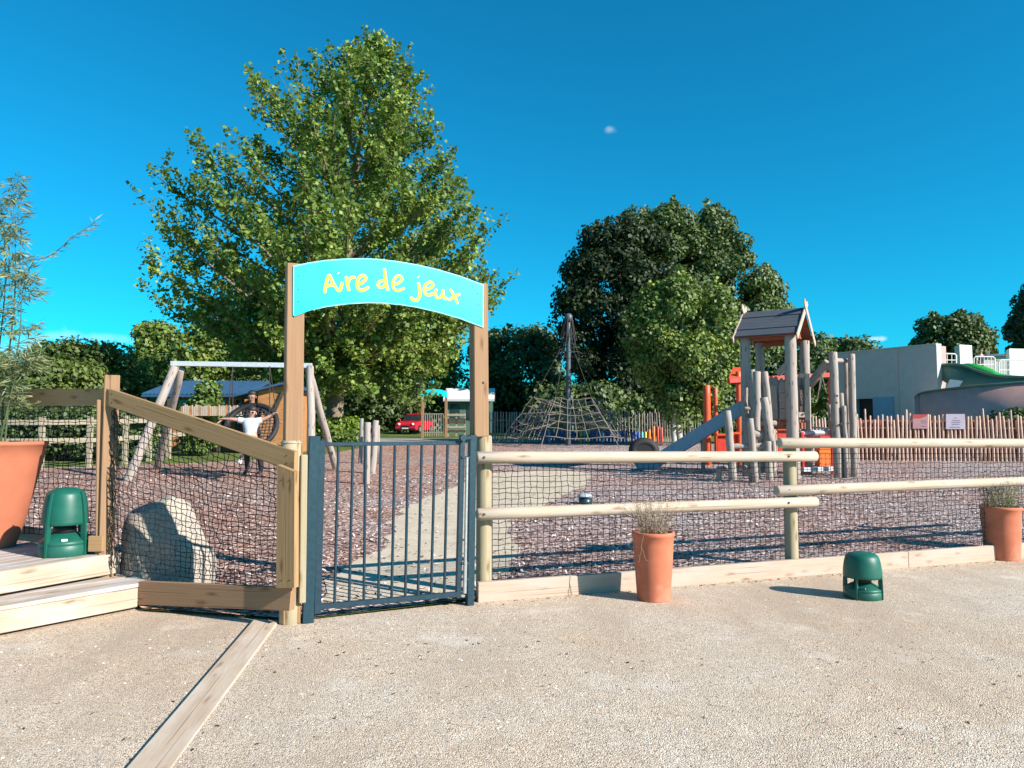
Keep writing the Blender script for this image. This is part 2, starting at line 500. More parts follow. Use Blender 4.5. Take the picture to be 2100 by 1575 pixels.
# ------------------------------------------------------------------ leaf clouds (numpy)
def quadmesh(name, P, U, W, mat, parent=None, var=None, fold=0.0):
    """kite leaf at each P: U half-length vectors, W half-width vectors"""
    n = len(P)
    off = np.zeros(3)
    q = parent
    while q is not None: off += np.array(q.location); q = q.parent
    P = P - off
    co = np.empty((n, 4, 3), np.float32)
    co[:, 0] = P - U; co[:, 1] = P + W - U * .1; co[:, 2] = P + U; co[:, 3] = P - W - U * .1
    me = bpy.data.meshes.new(name)
    me.vertices.add(4 * n); me.vertices.foreach_set('co', co.reshape(-1))
    me.loops.add(4 * n); me.loops.foreach_set('vertex_index', np.arange(4 * n, dtype=np.int32))
    me.polygons.add(n)
    me.polygons.foreach_set('loop_start', np.arange(0, 4 * n, 4, dtype=np.int32))
    try: me.polygons.foreach_set('loop_total', np.full(n, 4, np.int32))
    except Exception: pass
    me.update(calc_edges=True)
    a = me.attributes.new('leafvar', 'FLOAT', 'FACE')
    a.data.foreach_set('value', (NP.rand(n) if var is None else var).astype(np.float32))
    me.materials.append(mat)
    o = bpy.data.objects.new(name, me); COL.objects.link(o)
    if parent is not None: o.parent = parent
    return o


def unit(a): return a / np.maximum(np.linalg.norm(a, axis=1, keepdims=True), 1e-9)


def leaves(name, P, size, mat, parent, out=None, droop=.25, wr=.75, var=None, outw=1.0):
    n = len(P)
    nr = NP.normal(size=(n, 3))
    if out is not None: nr = nr * .55 + out * outw
    nr[:, 2] += .35
    nr = unit(nr)
    u = NP.normal(size=(n, 3)); u[:, 2] -= droop
    u = unit(u - nr * np.sum(u * nr, 1, keepdims=True))
    w = np.cross(nr, u)
    s = (size * (.65 + .7 * NP.rand(n)))[:, None]
    return quadmesh(name, P, u * s * .5, w * s * .5 * wr, mat, parent, var)


def crown_px(prof, Y, dr=None, base=None):
    """profile in photo pixels (y, x_left, x_right) at depth Y -> arrays z, cx, rx"""
    z, c, r = [], [], []
    for y, a, b in prof:
        p, q = at(a, y, Y), at(b, y, Y)
        z.append(p.z); c.append((p.x + q.x) / 2); r.append((q.x - p.x) / 2)
    i = np.argsort(z)
    return np.array(z)[i], np.array(c)[i], np.array(r)[i]


def crown(name, prof, Y, mat, parent, nclump, per, rc, size, dratio=.8, shell=.55, up=.0, flat=.8, hmin=None):
    z, c, r = crown_px(prof, Y)
    if hmin is not None and hmin < z[0]:
        z = np.insert(z, 0, hmin); c = np.insert(c, 0, c[0]); r = np.insert(r, 0, r[0])
    wts = np.interp(np.linspace(z[0], z[-1], 200), z, r) + .15
    zz = NP.choice(np.linspace(z[0], z[-1], 200), nclump, p=wts / wts.sum()) + NP.normal(size=nclump) * .05
    zz = np.minimum(zz, z[-1] - rc * flat * .75)
    th = NP.rand(nclump) * 2 * pi
    rad = (shell + (1 - shell) * NP.rand(nclump) ** .45)
    rr = np.maximum(np.interp(zz, z, r) - rc * .2, .05)
    cen = np.stack([np.interp(zz, z, c) + np.cos(th) * rr * rad, Y + np.sin(th) * rr * rad * dratio, zz], 1)
    rcl = rc * (.6 + .7 * NP.rand(nclump))
    d = unit(NP.normal(size=(nclump, per, 3)).reshape(-1, 3)).reshape(nclump, per, 3)
    rd = (.45 + .6 * NP.rand(nclump, per, 1) ** .5)
    off = d * rd * rcl[:, None, None]
    off[:, :, 2] *= flat
    P = (cen[:, None, :] + off).reshape(-1, 3)
    out = d.reshape(-1, 3)
    cv = NP.rand(nclump) * .5
    var = np.clip((cv[:, None] + NP.rand(nclump, per) * .55).reshape(-1), 0, 1)
    if up:
        k = int(nclump * up); idx = NP.choice(nclump, k)
        L = rc * (.5 + .7 * NP.rand(k)); m = 45
        tt = NP.rand(k, m)
        Q = cen[idx][:, None, :] + np.stack([NP.normal(size=(k, m)) * .26 * (1.15 - tt), NP.normal(size=(k, m)) * .26 * (1.15 - tt), tt * L[:, None] + rcl[idx][:, None] * .4], 2)
        P = np.concatenate([P, Q.reshape(-1, 3)]); out = np.concatenate([out, unit(NP.normal(size=(k * m, 3)))])
        var = np.concatenate([var, NP.rand(k * m) * .6 + .4])
    zmin = zm(Y) + .05
    keep = P[:, 2] > zmin
    return leaves(name, P[keep], size, mat, parent, out[keep], var=var[keep])


def tree(name, label, cat, prof, Y, bx, mat, bark, nclump, per, rc, size, tr=.2, group=None, topz=None, **k):
    base = at(bx, 890, Y); base.z = zm(Y)
    t = thing(name, base, label, cat, group)
    z, c, r = crown_px(prof, Y)
    top = Vector((np.interp(z[-1] * .8 + z[0] * .2, z, c), Y, z[0] + (z[-1] - z[0]) * .75))
    mb = MB()
    mid = base.lerp(top, .45); mid.x += R.uniform(-.3, .3)
    mb.tube([base - V(0, 0, .1), base + V(0, 0, .25), base.lerp(mid, .5) + V(R.uniform(-.1, .1), 0, 0), mid, top], [tr * 1.5, tr * 1.08, tr, tr * .8, tr * .2], 12)
    zc0 = z[0]
    for i in range(9):
        f = .35 + .6 * i / 9
        s = base.lerp(top, f); a = i * 2.4
        rad = np.interp(min(s.z + 1, z[-1]), z, r) * .7
        e = s + V(math.cos(a) * rad, math.sin(a) * rad * .8, R.uniform(.5, 1.4))
        m_ = s.lerp(e, .5) + V(0, 0, -.15)
        mb.tube([s, m_, e], [tr * .45 * (1.1 - f), tr * .3 * (1.1 - f), tr * .08], 7)
    mb.build('trunk', bark, t)
    crown('crown', prof, Y, mat, t, nclump, per, rc, size, **k)
    return t


def bush(name, label, cat, prof, Y, mat, nclump, per, rc, size, group=None, **k):
    z, c, r = crown_px(prof, Y)
    base = V(float(c[0]), Y, zm(Y))
    t = thing(name, base, label, cat, group)
    mb = MB()
    for i in range(7):
        a = i * 2.4; rad = float(r.max()) * .55
        e = base + V(math.cos(a) * rad, math.sin(a) * rad * .4, (z[-1] - zm(Y)) * R.uniform(.5, .8))
        mb.tube([base + V(math.cos(a) * .08, math.sin(a) * .08, -.05), base.lerp(e, .5) + V(0, 0, .1), e], [.05, .035, .01], 6)
    mb.build('stem', M['barkdark'], t)
    crown('foliage', prof, Y, mat, t, nclump, per, rc, size, hmin=zm(Y) + rc * .3, **k)
    return t


# ------------------------------------------------------------------ light and sky
EL, AZ = math.radians(29), math.radians(59)   # azimuth measured from behind the camera towards the right
sd = Vector((math.sin(AZ) * math.cos(EL), -math.cos(AZ) * math.cos(EL), math.sin(EL)))
sun = bpy.data.lights.new('sun', 'SUN'); sun.energy = 4.8; sun.angle = math.radians(.55); sun.color = (1, .915, .82)
so = bpy.data.objects.new('sun', sun); so.rotation_euler = sd.to_track_quat('Z', 'Y').to_euler(); so.location = (8, -6, 12)
COL.objects.link(so)
w = bpy.data.worlds.new('World'); scn.world = w; w.use_nodes = True
nt = w.node_tree; nt.nodes.clear()
N = nt.nodes.new; Lk = nt.links.new
wo = N('ShaderNodeOutputWorld'); bg = N('ShaderNodeBackground'); sky = N('ShaderNodeTexSky')
sky.sky_type = 'NISHITA'; sky.sun_disc = False; sky.sun_elevation = EL; sky.sun_rotation = math.atan2(sd.x, sd.y)
sky.air_density = 1.0; sky.dust_density = .1; sky.ozone_density = 2.2; sky.altitude = 100
mul = N('ShaderNodeMix'); mul.data_type = 'RGBA'; mul.blend_type = 'MULTIPLY'; mul.inputs[0].default_value = 1
mul.inputs[7].default_value = (.040, .79, 1.0, 1)
Lk(sky.outputs[0], mul.inputs[6])
# two or three wisps of high cloud
tcw = N('ShaderNodeTexCoord')


def wisp(px, py, rx, rz, amt, prev):
    d = ray(px, py).normalized()
    sub = N('ShaderNodeVectorMath'); sub.operation = 'SUBTRACT'; sub.inputs[1].default_value = d; Lk(tcw.outputs['Generated'], sub.inputs[0])
    nz = N('ShaderNodeTexNoise'); nz.inputs['Scale'].default_value = 55; nz.inputs['Detail'].default_value = 5; Lk(tcw.outputs['Generated'], nz.inputs['Vector'])
    sc_ = N('ShaderNodeVectorMath'); sc_.operation = 'MULTIPLY'; sc_.inputs[1].default_value = (1 / rx, 1 / rx, 1 / rz); Lk(sub.outputs[0], sc_.inputs[0])
    ln = N('ShaderNodeVectorMath'); ln.operation = 'LENGTH'; Lk(sc_.outputs[0], ln.inputs[0])
    a = N('ShaderNodeMath'); a.operation = 'MULTIPLY_ADD'; a.inputs[1].default_value = 1.8; a.inputs[2].default_value = -.9; Lk(nz.outputs[0], a.inputs[0])
    b = N('ShaderNodeMath'); b.operation = 'ADD'; Lk(ln.outputs['Value'], b.inputs[0]); Lk(a.outputs[0], b.inputs[1])
    mr = N('ShaderNodeMapRange'); mr.inputs[1].default_value = 1.0; mr.inputs[2].default_value = .1; mr.inputs[3].default_value = 0; mr.inputs[4].default_value = amt
    mr.interpolation_type = 'SMOOTHSTEP'; Lk(b.outputs[0], mr.inputs[0])
    mx = N('ShaderNodeMix'); mx.data_type = 'RGBA'; Lk(mr.outputs[0], mx.inputs[0]); Lk(prev, mx.inputs[6]); mx.inputs[7].default_value = (5.5, 6.6, 7.0, 1)
    return mx.outputs[2]


c_ = wisp(1252, 266, .012, .006, .28, mul.outputs[2])
c_ = wisp(1797, 695, .014, .004, .6, c_)
c_ = wisp(180, 692, .07, .008, .25, c_)
c_ = wisp(60, 735, .10, .03, .3, c_)
Lk(c_, bg.inputs[0]); bg.inputs[1].default_value = .085
Lk(bg.outputs[0], wo.inputs[0])
scn.view_settings.view_transform = 'Standard'; scn.view_settings.look = 'None'
scn.view_settings.exposure = 1.0; scn.view_settings.gamma = 1
scn.cycles.max_bounces = 6; scn.cycles.transparent_max_bounces = 8

# ------------------------------------------------------------------ ground
K0, K1 = G(981, 1236), G(1950, 1157)
FD = (K1 - K0).normalized(); FN = V(-FD.y, FD.x, 0)      # along the fence, and behind it
Bp = G(590, 1278)                                        # foot of the left gate post
A_ = at(222, 800, 6.3)
mb = MB(); mb.add([(-90, -60, 0), (90, -60, 0), (90, 16, 0), (-90, 16, 0)], [[0, 1, 2, 3]])
tag(mb.build('ground', M['gravel']), kind='structure')
edge = [V(-60, 7.2, 0), V(-5.2, 7.2, 0), V(-3.35, 6.45, 0), V(-2.95, 6.0, 0), Bp + V(.05, .05, 0), K0 + FN * .02, K0 + FD * 14 + FN * .02, K0 + FD * 60 + FN * .02]


def sheet(name, pts, mat, dz, kind='structure'):
    m_ = MB(); m_.add([V(p.x, p.y, zm(p.y) + dz) for p in pts], [list(range(len(pts)))])
    return tag(m_.build(name, mat), kind=kind)


sheet('lawn', edge + [V(60, 46, 0), V(-60, 46, 0)], M['lawn'], -.012)
mb = MB(); mb.add([(-600, 45.9, zm(46) - .012), (600, 45.9, zm(46) - .012), (600, 1500, zm(46) - .012), (-600, 1500, zm(46) - .012)], [[0, 1, 2, 3]])
tag(mb.build('field', M['lawn']), kind='structure')
sheet('mulch_ground', edge[1:7] + [V(14.5, 12.5, 0), V(16, 21, 0), V(11.5, 32, 0), V(0, 33.6, 0), V(-5.6, 33.5, 0), V(-6.4, 24.3, 0), V(-9, 21.5, 0), V(-12, 20, 0), V(-14, 19.5, 0), V(-14, 7.2, 0)], M['mulch'], 0)
pth = [(655, 1240), (950, 1228), (978, 1200), (1045, 1178), (1062, 1110), (1042, 1070), (1110, 1040), (1205, 995), (1215, 972), (1120, 963), (1000, 972), (930, 1000), (880, 1018), (815, 1050), (800, 1110), (730, 1150), (662, 1195)]
pw = []
for i_, p_ in enumerate(pth):
    a, b = Gm(*p_), Gm(*pth[(i_ + 1) % len(pth)])
    k_ = max(1, int((b - a).length / .26)) if i_ > 2 else 1
    for j_ in range(k_):
        q = a.lerp(b, j_ / k_); q += V(R.gauss(0, .055), R.gauss(0, .055), 0) if i_ > 2 else V(0, 0, 0); pw.append(q)
sheet('path', pw, M['sandpath'], .006)
sheet('road', [V(-14, 34.2, 0), V(-3, 33.9, 0), V(9, 33.9, 0), V(9, 38, 0), V(-14, 38, 0)], M['road'], .004)

# bark chips: uncountable
n = 30000
Yc = 5.9 + 13 * NP.rand(n) ** 1.5
Xc = NP.uniform(-1, 1, n) * (Yc * .78 + 1)
P2 = np.stack([Xc, Yc], 1)
inside = ((P2 - np.array([K0.x, K0.y])) @ np.array([FN.x, FN.y]) > .06)
gl = Vector((Bp.x, Bp.y)); gd = Vector((K0.x - Bp.x, K0.y - Bp.y)).normalized()
inside &= ((P2 - np.array(gl)) @ np.array([-gd.y, gd.x]) > .25)
ld = Vector((-3.35 - Bp.x, 6.45 - Bp.y)).normalized()
inside &= ((P2 - np.array(gl)) @ np.array([ld.y, -ld.x]) > .06)


def inpoly(P, poly):
    res = np.zeros(len(P), bool); j = len(poly) - 1
    for i in range(len(poly)):
        xi, yi, xj, yj = poly[i].x, poly[i].y, poly[j].x, poly[j].y
        m_ = ((yi > P[:, 1]) != (yj > P[:, 1])) & (P[:, 0] < (xj - xi) * (P[:, 1] - yi) / (yj - yi + 1e-12) + xi)
        res ^= m_; j = i
    return res


pp = inpoly(P2, [Gm(*p) for p in pth])
inside &= ~(pp & (NP.rand(n) > .22)) & ((Xc > -3.4) | (Yc > 7.3))
P2 = P2[inside]; n = len(P2)
Pc = np.column_stack([P2, Z6 + ZS * (P2[:, 1] - 6) + .008 + .012 * NP.rand(n)])
nr = NP.normal(size=(n, 3)) * .38; nr[:, 2] += 1; nr = unit(nr)
u = unit(NP.normal(size=(n, 3)) * [1, 1, .1]); u = unit(u - nr * np.sum(u * nr, 1, keepdims=True)); w_ = np.cross(nr, u)
ln_ = (.018 + .03 * NP.rand(n) ** 2)[:, None]; wd = (.007 + .01 * NP.rand(n))[:, None]
o = quadmesh('wood_chips', Pc, u * ln_, w_ * wd, M['chips']); tag(o, 'loose bark chips scattered over the play area', 'wood chips', kind='stuff')

# pebbles on the gravel
n = 9000
Yc = 2.6 + 6.5 * NP.rand(n) ** 1.6; Xc = NP.uniform(-1, 1, n) * (Yc * .75 + .3)
P2 = np.stack([Xc, Yc], 1)
ok = ((P2 - np.array([K0.x, K0.y])) @ np.array([FN.x, FN.y]) < -.08) & ~(((P2 - np.array(gl)) @ np.array([ld.y, -ld.x]) > -.1) & (Xc < Bp.x)) & ~(((P2 - np.array(gl)) @ np.array([-gd.y, gd.x]) > .1) & (Xc > Bp.x - .2) & (Xc < K0.x + .2))
P2 = P2[ok]; n = len(P2)
oc = np.array([[1, 0, 0], [0, 1, 0], [-1, 0, 0], [0, -1, 0], [0, 0, .8]], float)
sz = (.003 + .0065 * NP.rand(n) ** 3)
ang = NP.rand(n) * 2 * pi
ca, sa = np.cos(ang), np.sin(ang)
co = np.empty((n, 5, 3))
sx = 1 + .6 * NP.rand(n)
for k in range(5):
    x, y = oc[k, 0] * sx, oc[k, 1]
    co[:, k, 0] = P2[:, 0] + (x * ca - y * sa) * sz; co[:, k, 1] = P2[:, 1] + (x * sa + y * ca) * sz; co[:, k, 2] = oc[k, 2] * sz + .0005
me = bpy.data.meshes.new('pebbles')
me.vertices.add(5 * n); me.vertices.foreach_set('co', co.reshape(-1))
tri = np.array([[0, 1, 4], [1, 2, 4], [2, 3, 4], [3, 0, 4]])
idx = (np.arange(n)[:, None, None] * 5 + tri[None]).reshape(-1).astype(np.int32)
me.loops.add(len(idx)); me.loops.foreach_set('vertex_index', idx)
me.polygons.add(4 * n); me.polygons.foreach_set('loop_start', np.arange(0, 12 * n, 3, dtype=np.int32))
me.update(calc_edges=True); me.polygons.foreach_set('use_smooth', np.ones(4 * n, bool))
a_ = me.attributes.new('leafvar', 'FLOAT', 'FACE'); a_.data.foreach_set('value', np.repeat(NP.rand(n), 4).astype(np.float32))
me.materials.append(M['pebbles'])
o = bpy.data.objects.new('loose_gravel', me); COL.objects.link(o); tag(o, 'loose pale gravel stones strewn over the forecourt', 'gravel', kind='stuff')
n = 420
Yc = 3 + 4 * NP.rand(n); Xc = NP.uniform(-.7, .7, n) * Yc
tt_ = NP.rand(200) * 6.5; Xc[200:400] = K0.x + FD.x * tt_ - FN.x * (.03 + .12 * NP.rand(200) ** 2); Yc[200:400] = K0.y + FD.y * tt_ - FN.y * (.03 + .12 * NP.rand(200) ** 2)
Xc[:70] = NP.normal(size=70) * .6 - .6; Yc[:70] = 5.1 + NP.normal(size=70) * .35
ok = (Yc < 5.4) | (np.arange(n) >= 200) & (np.arange(n) < 400)
Pb = np.stack([Xc, Yc, np.full(n, .004)], 1)[ok]; n = len(Pb)
u = unit(NP.normal(size=(n, 3)) * [1, 1, .15]); nr = np.tile([[0, 0, 1.]], (n, 1)) + NP.normal(size=(n, 3)) * .2; nr = unit(nr - u * np.sum(u * nr, 1, keepdims=True))
s_ = (.006 + .012 * NP.rand(n))[:, None]
o = quadmesh('leaf_litter', Pb, u * s_, np.cross(nr, u) * s_ * .5, M['bits']); tag(o, 'small dry leaf bits lying on the gravel', 'leaf litter', kind='stuff')


# ------------------------------------------------------------------ nets
def netgrid(mb, c00, c10, c01, c11, nu, nv, r=.0028, jit=.006, sag=0.0, nrm=V(0, -1, 0), hexy=0.0):
    g = []
    for i in range(nu + 1):
        row = []
        for j in range(nv + 1):
            u_, v_ = i / nu, j / nv
            p = (c00 * (1 - u_) + c10 * u_) * (1 - v_) + (c01 * (1 - u_) + c11 * u_) * v_
            k = (1 if 0 < i < nu else 0) * (1 if 0 < j < nv else .4)
            p = p + V(R.gauss(0, jit), R.gauss(0, jit), R.gauss(0, jit)) * k
            p.z -= sag * math.sin(pi * u_) * math.sin(pi * v_) + hexy * ((i + j) % 2)
            p += nrm * (.03 * math.sin(u_ * 9 + 2 * v_) * math.sin(pi * v_) * (1 if sag else .3))
            row.append(p)
        g.append(row)
    for i in range(nu + 1): mb.tube(g[i], r, 3, False, False)
    for j in range(nv + 1): mb.tube([g[i][j] for i in range(nu + 1)], r, 3, False, False)


# ------------------------------------------------------------------ right rail fence
def fence_pt(px, py, off=0.0):
    return onpl(px, py, K0 + FN * off, FN)


root = thing('rail_fence', fence_pt(1617, 1175) + FN * .1, 'post and rail log fence with black netting right of the gate', 'fence')
for px, top in ((993, 893), (1618, 900)):
    p = fence_pt(px, top, .13)
    b = V(p.x, p.y, -.1)
    mb = MB(); mb.log(b, p, .069 if px < 1000 else .066, 20, 0, .03); mb.build('post', M['logpost'], root)
p3 = K0 + FD * 7.35 + FN * .13
mb = MB(); mb.log(V(p3.x, p3.y, -.1), V(p3.x, p3.y, 1.38), .066, 18, 0, .03); mb.build('post', M['logpost'], root)
for (x0, y0), (x1, y1), off in (((977, 938.5), (1673, 936), .01), ((978, 1055), (1674, 1029), .01), ((1598, 908.5), (2330, 909), .0), ((1592, 1006.5), (2330, 978), .0)):
    mb = MB(); mb.log(fence_pt(x0, y0, off), fence_pt(x1, y1, off), .052, 20, 0, -.0 if x0 < 1100 else .04, .01)
    mb.build('rail', M['log'], root)
for px, yy in ((993, (938, 1055)), (1618, (936, 1031, 908, 1005))):
    for y in yy:
        c = fence_pt(px, y, -.045); mb = MB(); mb.tube([c + FN * .01, c - FN * .006], [.011, .010], 10); mb.build('screw', M['bolt'], root)
mb = MB()
a, b = fence_pt(1010, 955, .09), fence_pt(1606, 948, .09)
netgrid(mb, V(a.x, a.y, .165), V(b.x, b.y, .15), a, b, 52, 20, .0032, .0045)
mb.build('net', M['net'], root)
mb = MB()
a, b = fence_pt(1634, 930, .09), fence_pt(2200, 930, .09)
netgrid(mb, V(a.x, a.y, .15), V(b.x, b.y, .15), a, b, 68, 20, .0032, .0045)
mb.build('net', M['net'], root)

# timber edging boards under the fence
lb = ['pale timber edging board between the gate post and round post', 'pale timber edging board along gravel behind the far pot']
J = fence_pt(1864, 1164)
for i, (p, q) in enumerate(((K0, V(J.x, J.y, 0)), (V(J.x, J.y, 0) + FD * .004, K0 + FD * 11))):
    h = .168
    mb = MB(); mb.bar(p + V(0, 0, h / 2 - .004) + FN * .03, q + V(0, 0, h / 2 - .004) + FN * .03, .055, h, ch=.005)
    tag(mb.build('edging_board', M['pale'], None, p), ['long pale timber edging board from the gate to beyond the green speaker', 'pale timber edging board behind the terracotta pot at the right edge'][i], 'edging board', 'timber boards edging the play area')

# half buried timber at the front left
p, q = G(543, 1278), G(255, 1640)
mb = MB()
dd = (q - p).normalized()
rt_ = V(-dd.y, dd.x, 0) if -dd.y > 0 else V(dd.y, -dd.x, 0)
mb.bar(p + V(0, 0, -.036) - dd * .02, q + V(0, 0, -.044), .19, .12, up=V(0, 0, 1) + rt_ * .13, ch=.012)
tag(mb.build('ground_timber', M['edge'], None, p), 'weathered timber beam half buried in the gravel, running towards the viewer', 'timber beam')

# ------------------------------------------------------------------ arch sign and gate
GL, GR = G(604, 1277), G(984, 1236)
GD = (GR - GL).normalized(); GN = V(GD.y, -GD.x, 0)     # towards the viewer
YL = GL.y
root = thing('entrance_arch', (GL + GR) / 2, 'large wooden entrance arch with cyan lettered sign above the gate', 'arch')
for px, ty, by in ((605, 543, 905), (981, 583, 893)):
    tpt = onpl(px, ty, GL - GN * .01, GN)
    bpt = onpl(px + (-2 if px < 700 else 2), by, GL - GN * .01, GN); bz = V(bpt.x, bpt.y, .0)
    mb = MB(); mb.bar(V(bpt.x, bpt.y, .0 if px < 700 else bpt.z - .01), tpt, .132, .115, up=GN, ch=.006)
    mb.build('post', M['plank2'], root)
    if px > 700:
        mb = MB(); h = onpl(991, 785, GL + GN * .049, GN)
        mb.tube([h, h + GN * .0015], [.011, .009], 10); mb.build('knot', M['dark'], root)
sp_ = GL + GN * .058
Z3 = lambda x, y: (550 + x / 3.938, 500 + y / 3.938)
ztop = [(202, 178), (330, 150), (460, 131), (600, 120), (740, 116), (880, 121), (1040, 139), (1200, 166), (1370, 205), (1550, 258), (1741, 330)]
zbot = [(1738, 677), (1560, 608), (1380, 555), (1200, 514), (1060, 492), (920, 480), (800, 478), (640, 487), (480, 508), (330, 540), (200, 580)]
out = [onpl(*Z3(x, y), sp_, GN) for x, y in ztop + zbot]
mb = MB(); mb.prism(out, -GN * .022); board = mb.build('sign_board', M['signwhite'], root)
cen = sum(out, Vector()) / len(out)


def inset(pts, d):
    r = []
    n_ = len(pts)
    for i in range(n_):
        a, b, c = pts[i - 1], pts[i], pts[(i + 1) % n_]
        e1, e2 = (b - a).normalized(), (c - b).normalized()
        n1, n2 = GN.cross(e1), GN.cross(e2)
        if n1.dot(cen - b) < 0: n1 = -n1
        if n2.dot(cen - b) < 0: n2 = -n2
        h = (n1 + n2); h = h / max(.3, (1 + n1.dot(n2)))
        r.append(b + h * d)
    return r


mb = MB(); mb.prism([p + GN * .003 for p in inset(out, .010)], -GN * .002); mb.build('sign_face', M['sign'], board)


def spline(p, k=6):
    p = [Vector((*q, 0)) if len(q) == 2 else Vector(q) for q in p]
    if len(p) < 3: return p
    q = [p[0] * 2 - p[1]] + p + [p[-1] * 2 - p[-2]]; r = []
    for i in range(1, len(q) - 2):
        for j in range(k):
            t_ = j / k
            r.append(.5 * ((2 * q[i]) + (q[i + 1] - q[i - 1]) * t_ + (2 * q[i - 1] - 5 * q[i] + 4 * q[i + 1] - q[i + 2]) * t_ ** 2 + (3 * q[i] - q[i - 1] - 3 * q[i + 1] + q[i + 2]) * t_ ** 3))
    return r + [p[-1]]


strokes = [
    [(455, 398), (463, 350), (474, 295), (492, 247)], [(492, 247), (512, 292), (528, 325), (546, 352)], [(462, 345), (500, 335), (540, 330)],
    [(598, 306), (592, 340), (578, 376), (560, 372), (548, 352)], [(563, 236), (568, 241)],
    [(628, 262), (636, 310), (644, 345), (654, 380)], [(640, 322), (655, 288), (680, 270), (703, 274)],
    [(722, 328), (762, 312), (788, 282), (775, 258), (745, 262), (720, 300), (720, 350), (748, 377), (785, 366), (812, 345)],
    [(945, 298), (905, 302), (884, 328), (900, 352), (935, 342), (952, 312)], [(936, 198), (944, 255), (954, 330), (968, 378)],
    [(1010, 330), (1050, 316), (1080, 288), (1068, 262), (1036, 264), (1010, 302), (1008, 350), (1038, 378), (1072, 370), (1100, 355)],
    [(1210, 312), (1222, 365), (1222, 420), (1198, 456), (1168, 450), (1148, 430)], [(1209, 266), (1214, 271)],
    [(1262, 368), (1302, 360), (1330, 335), (1316, 312), (1286, 316), (1262, 345), (1260, 390), (1286, 414), (1315, 410), (1338, 396)],
    [(1358, 362), (1350, 400), (1362, 434), (1390, 430), (1408, 398), (1412, 368)], [(1412, 368), (1412, 410), (1424, 442), (1448, 440)],
    [(1468, 366), (1490, 400), (1512, 440), (1530, 486)], [(1550, 405), (1515, 418), (1485, 436), (1455, 456)]]
mb = MB()
fp = sp_ + GN * .0035
for i_, st in enumerate(strokes):
    q = [onpl(*Z3(p.x, p.y), fp, GN) for p in spline(st)]
    b0 = len(mb.v)
    m_ = len(q); rw = .0125 if len(st) > 2 else .011
    if len(st) == 2 and st[0][0] in (563, 1209): rw = .013
    mb.tube(q, [rw * .7] + [rw * R.uniform(.93, 1.08)] * (m_ - 2) + [rw * .65] if m_ > 2 else rw, 10)
    for k in range(b0, len(mb.v)):
        v = mb.v[k]; h = (v - fp).dot(GN); mb.v[k] = v - GN * h * .86 + GN * i_ * .00006
mb.build('lettering', M['yellow'], board)
for x, y in ((247, 258), (248, 365), (247, 465), (1692, 400), (1696, 490), (1696, 578)):
    c = onpl(*Z3(x, y), fp, GN); mb = MB(); mb.tube([c, c + GN * .004], [.006, .005], 8)
    mb.build('bolt', M['bolt'], board)

# round post at the left, battens
root = thing('round_gate_post', Bp, 'thick round treated post left of the teal gate', 'post')
p = onpl(597, 903, GL + GN * .03, GN)
mb = MB(); mb.log(V(Bp.x + .01, Bp.y + .02, -.1), p, .078, 22, 0, .06); mb.build('shaft', M['logpost'], root)
mb = MB(); mb.tube([p + V(0, 0, -.02), p + V(0, 0, -.012)], .0785, 22); mb.build('cap_ring', M['pale'], root)
mb = MB(); a, b = onpl(620, 932, GL + GN * .0, GN), onpl(616, 1232, GL, GN)
mb.bar(b + GN * .07, a + GN * .07, .05, .045, up=GN); tag(mb.build('batten', M['logpost'], None, b), 'narrow upright batten between the round post and teal gate post', 'batten')

# gate
root = thing('metal_gate', (GL + GR) / 2 + GN * .02, 'dark teal metal gate with nine upright bars, closed between its posts', 'gate')
gp0 = GL + GN * .04
onG = lambda x, y: onpl(x, y, gp0, GN)
mb = MB(); mb.bar(onG(630.5, 1276) + V(0, 0, -.02), onG(645, 894), .082, .06, up=GN, ch=.004); mb.build('hinge_post', M['gatepost'], root)
mb = MB(); mb.bar(onG(963, 1237) + V(0, 0, -.02), onG(968.5, 892), .06, .06, up=GN, ch=.004); mb.build('latch_post', M['gatepost'], root)
mb = MB()
mb.bar(onG(650.5, 1258), onG(659.5, 903), .052, .04, up=GN, ch=.003)
mb.bar(onG(939.5, 1226), onG(947.5, 893), .042, .04, up=GN, ch=.003)
mb.bar(onG(654, 1244), onG(940, 1218), .038, .04, up=GN.cross(V(0, 0, 1)).cross(GN) if 0 else V(0, 0, 1), ch=.003)
mb.bar(onG(662, 911), onG(945, 908.5), .022, .03, up=V(0, 0, 1), ch=.003)
mb.build('frame', M['gate'], root)
tx = [694, 724, 750, 781, 810, 837, 865, 892, 918]; bx_ = [686, 716, 746, 776, 803, 831, 857, 884, 911]
for a, b in zip(tx, bx_):
    yb = 1242 - (b - 654) / 286 * 26; mb = MB(); mb.tube([onG(b, yb), onG(a, 912)], .0115, 8, True, True); mb.build('bar', M['gate'], root)
mb = MB(); mb.tube([onG(951.5, 1150) + GN * .03, onG(955, 938) + GN * .03], .013, 12); mb.tube([onG(950, 1215) + GN * .03, onG(951.5, 1150) + GN * .03], .016, 12); mb.build('gate_closer', M['steel'], root)
for y in (938, 1155, 1187):
    mb = MB(); mb.bar(onG(944, y) + GN * .022, onG(962, y) + GN * .022, .02, .02); mb.build('closer_bracket', M['bolt'], root)
mb = MB(); c = onG(946, 898) + GN * .02; mb.tube([c, c + GN * .035], [.03, .027], 14); mb.bar(c + V(-.02, 0, .0), c + GD * .09, .03, .035); mb.build('latch', M['gate'], root)

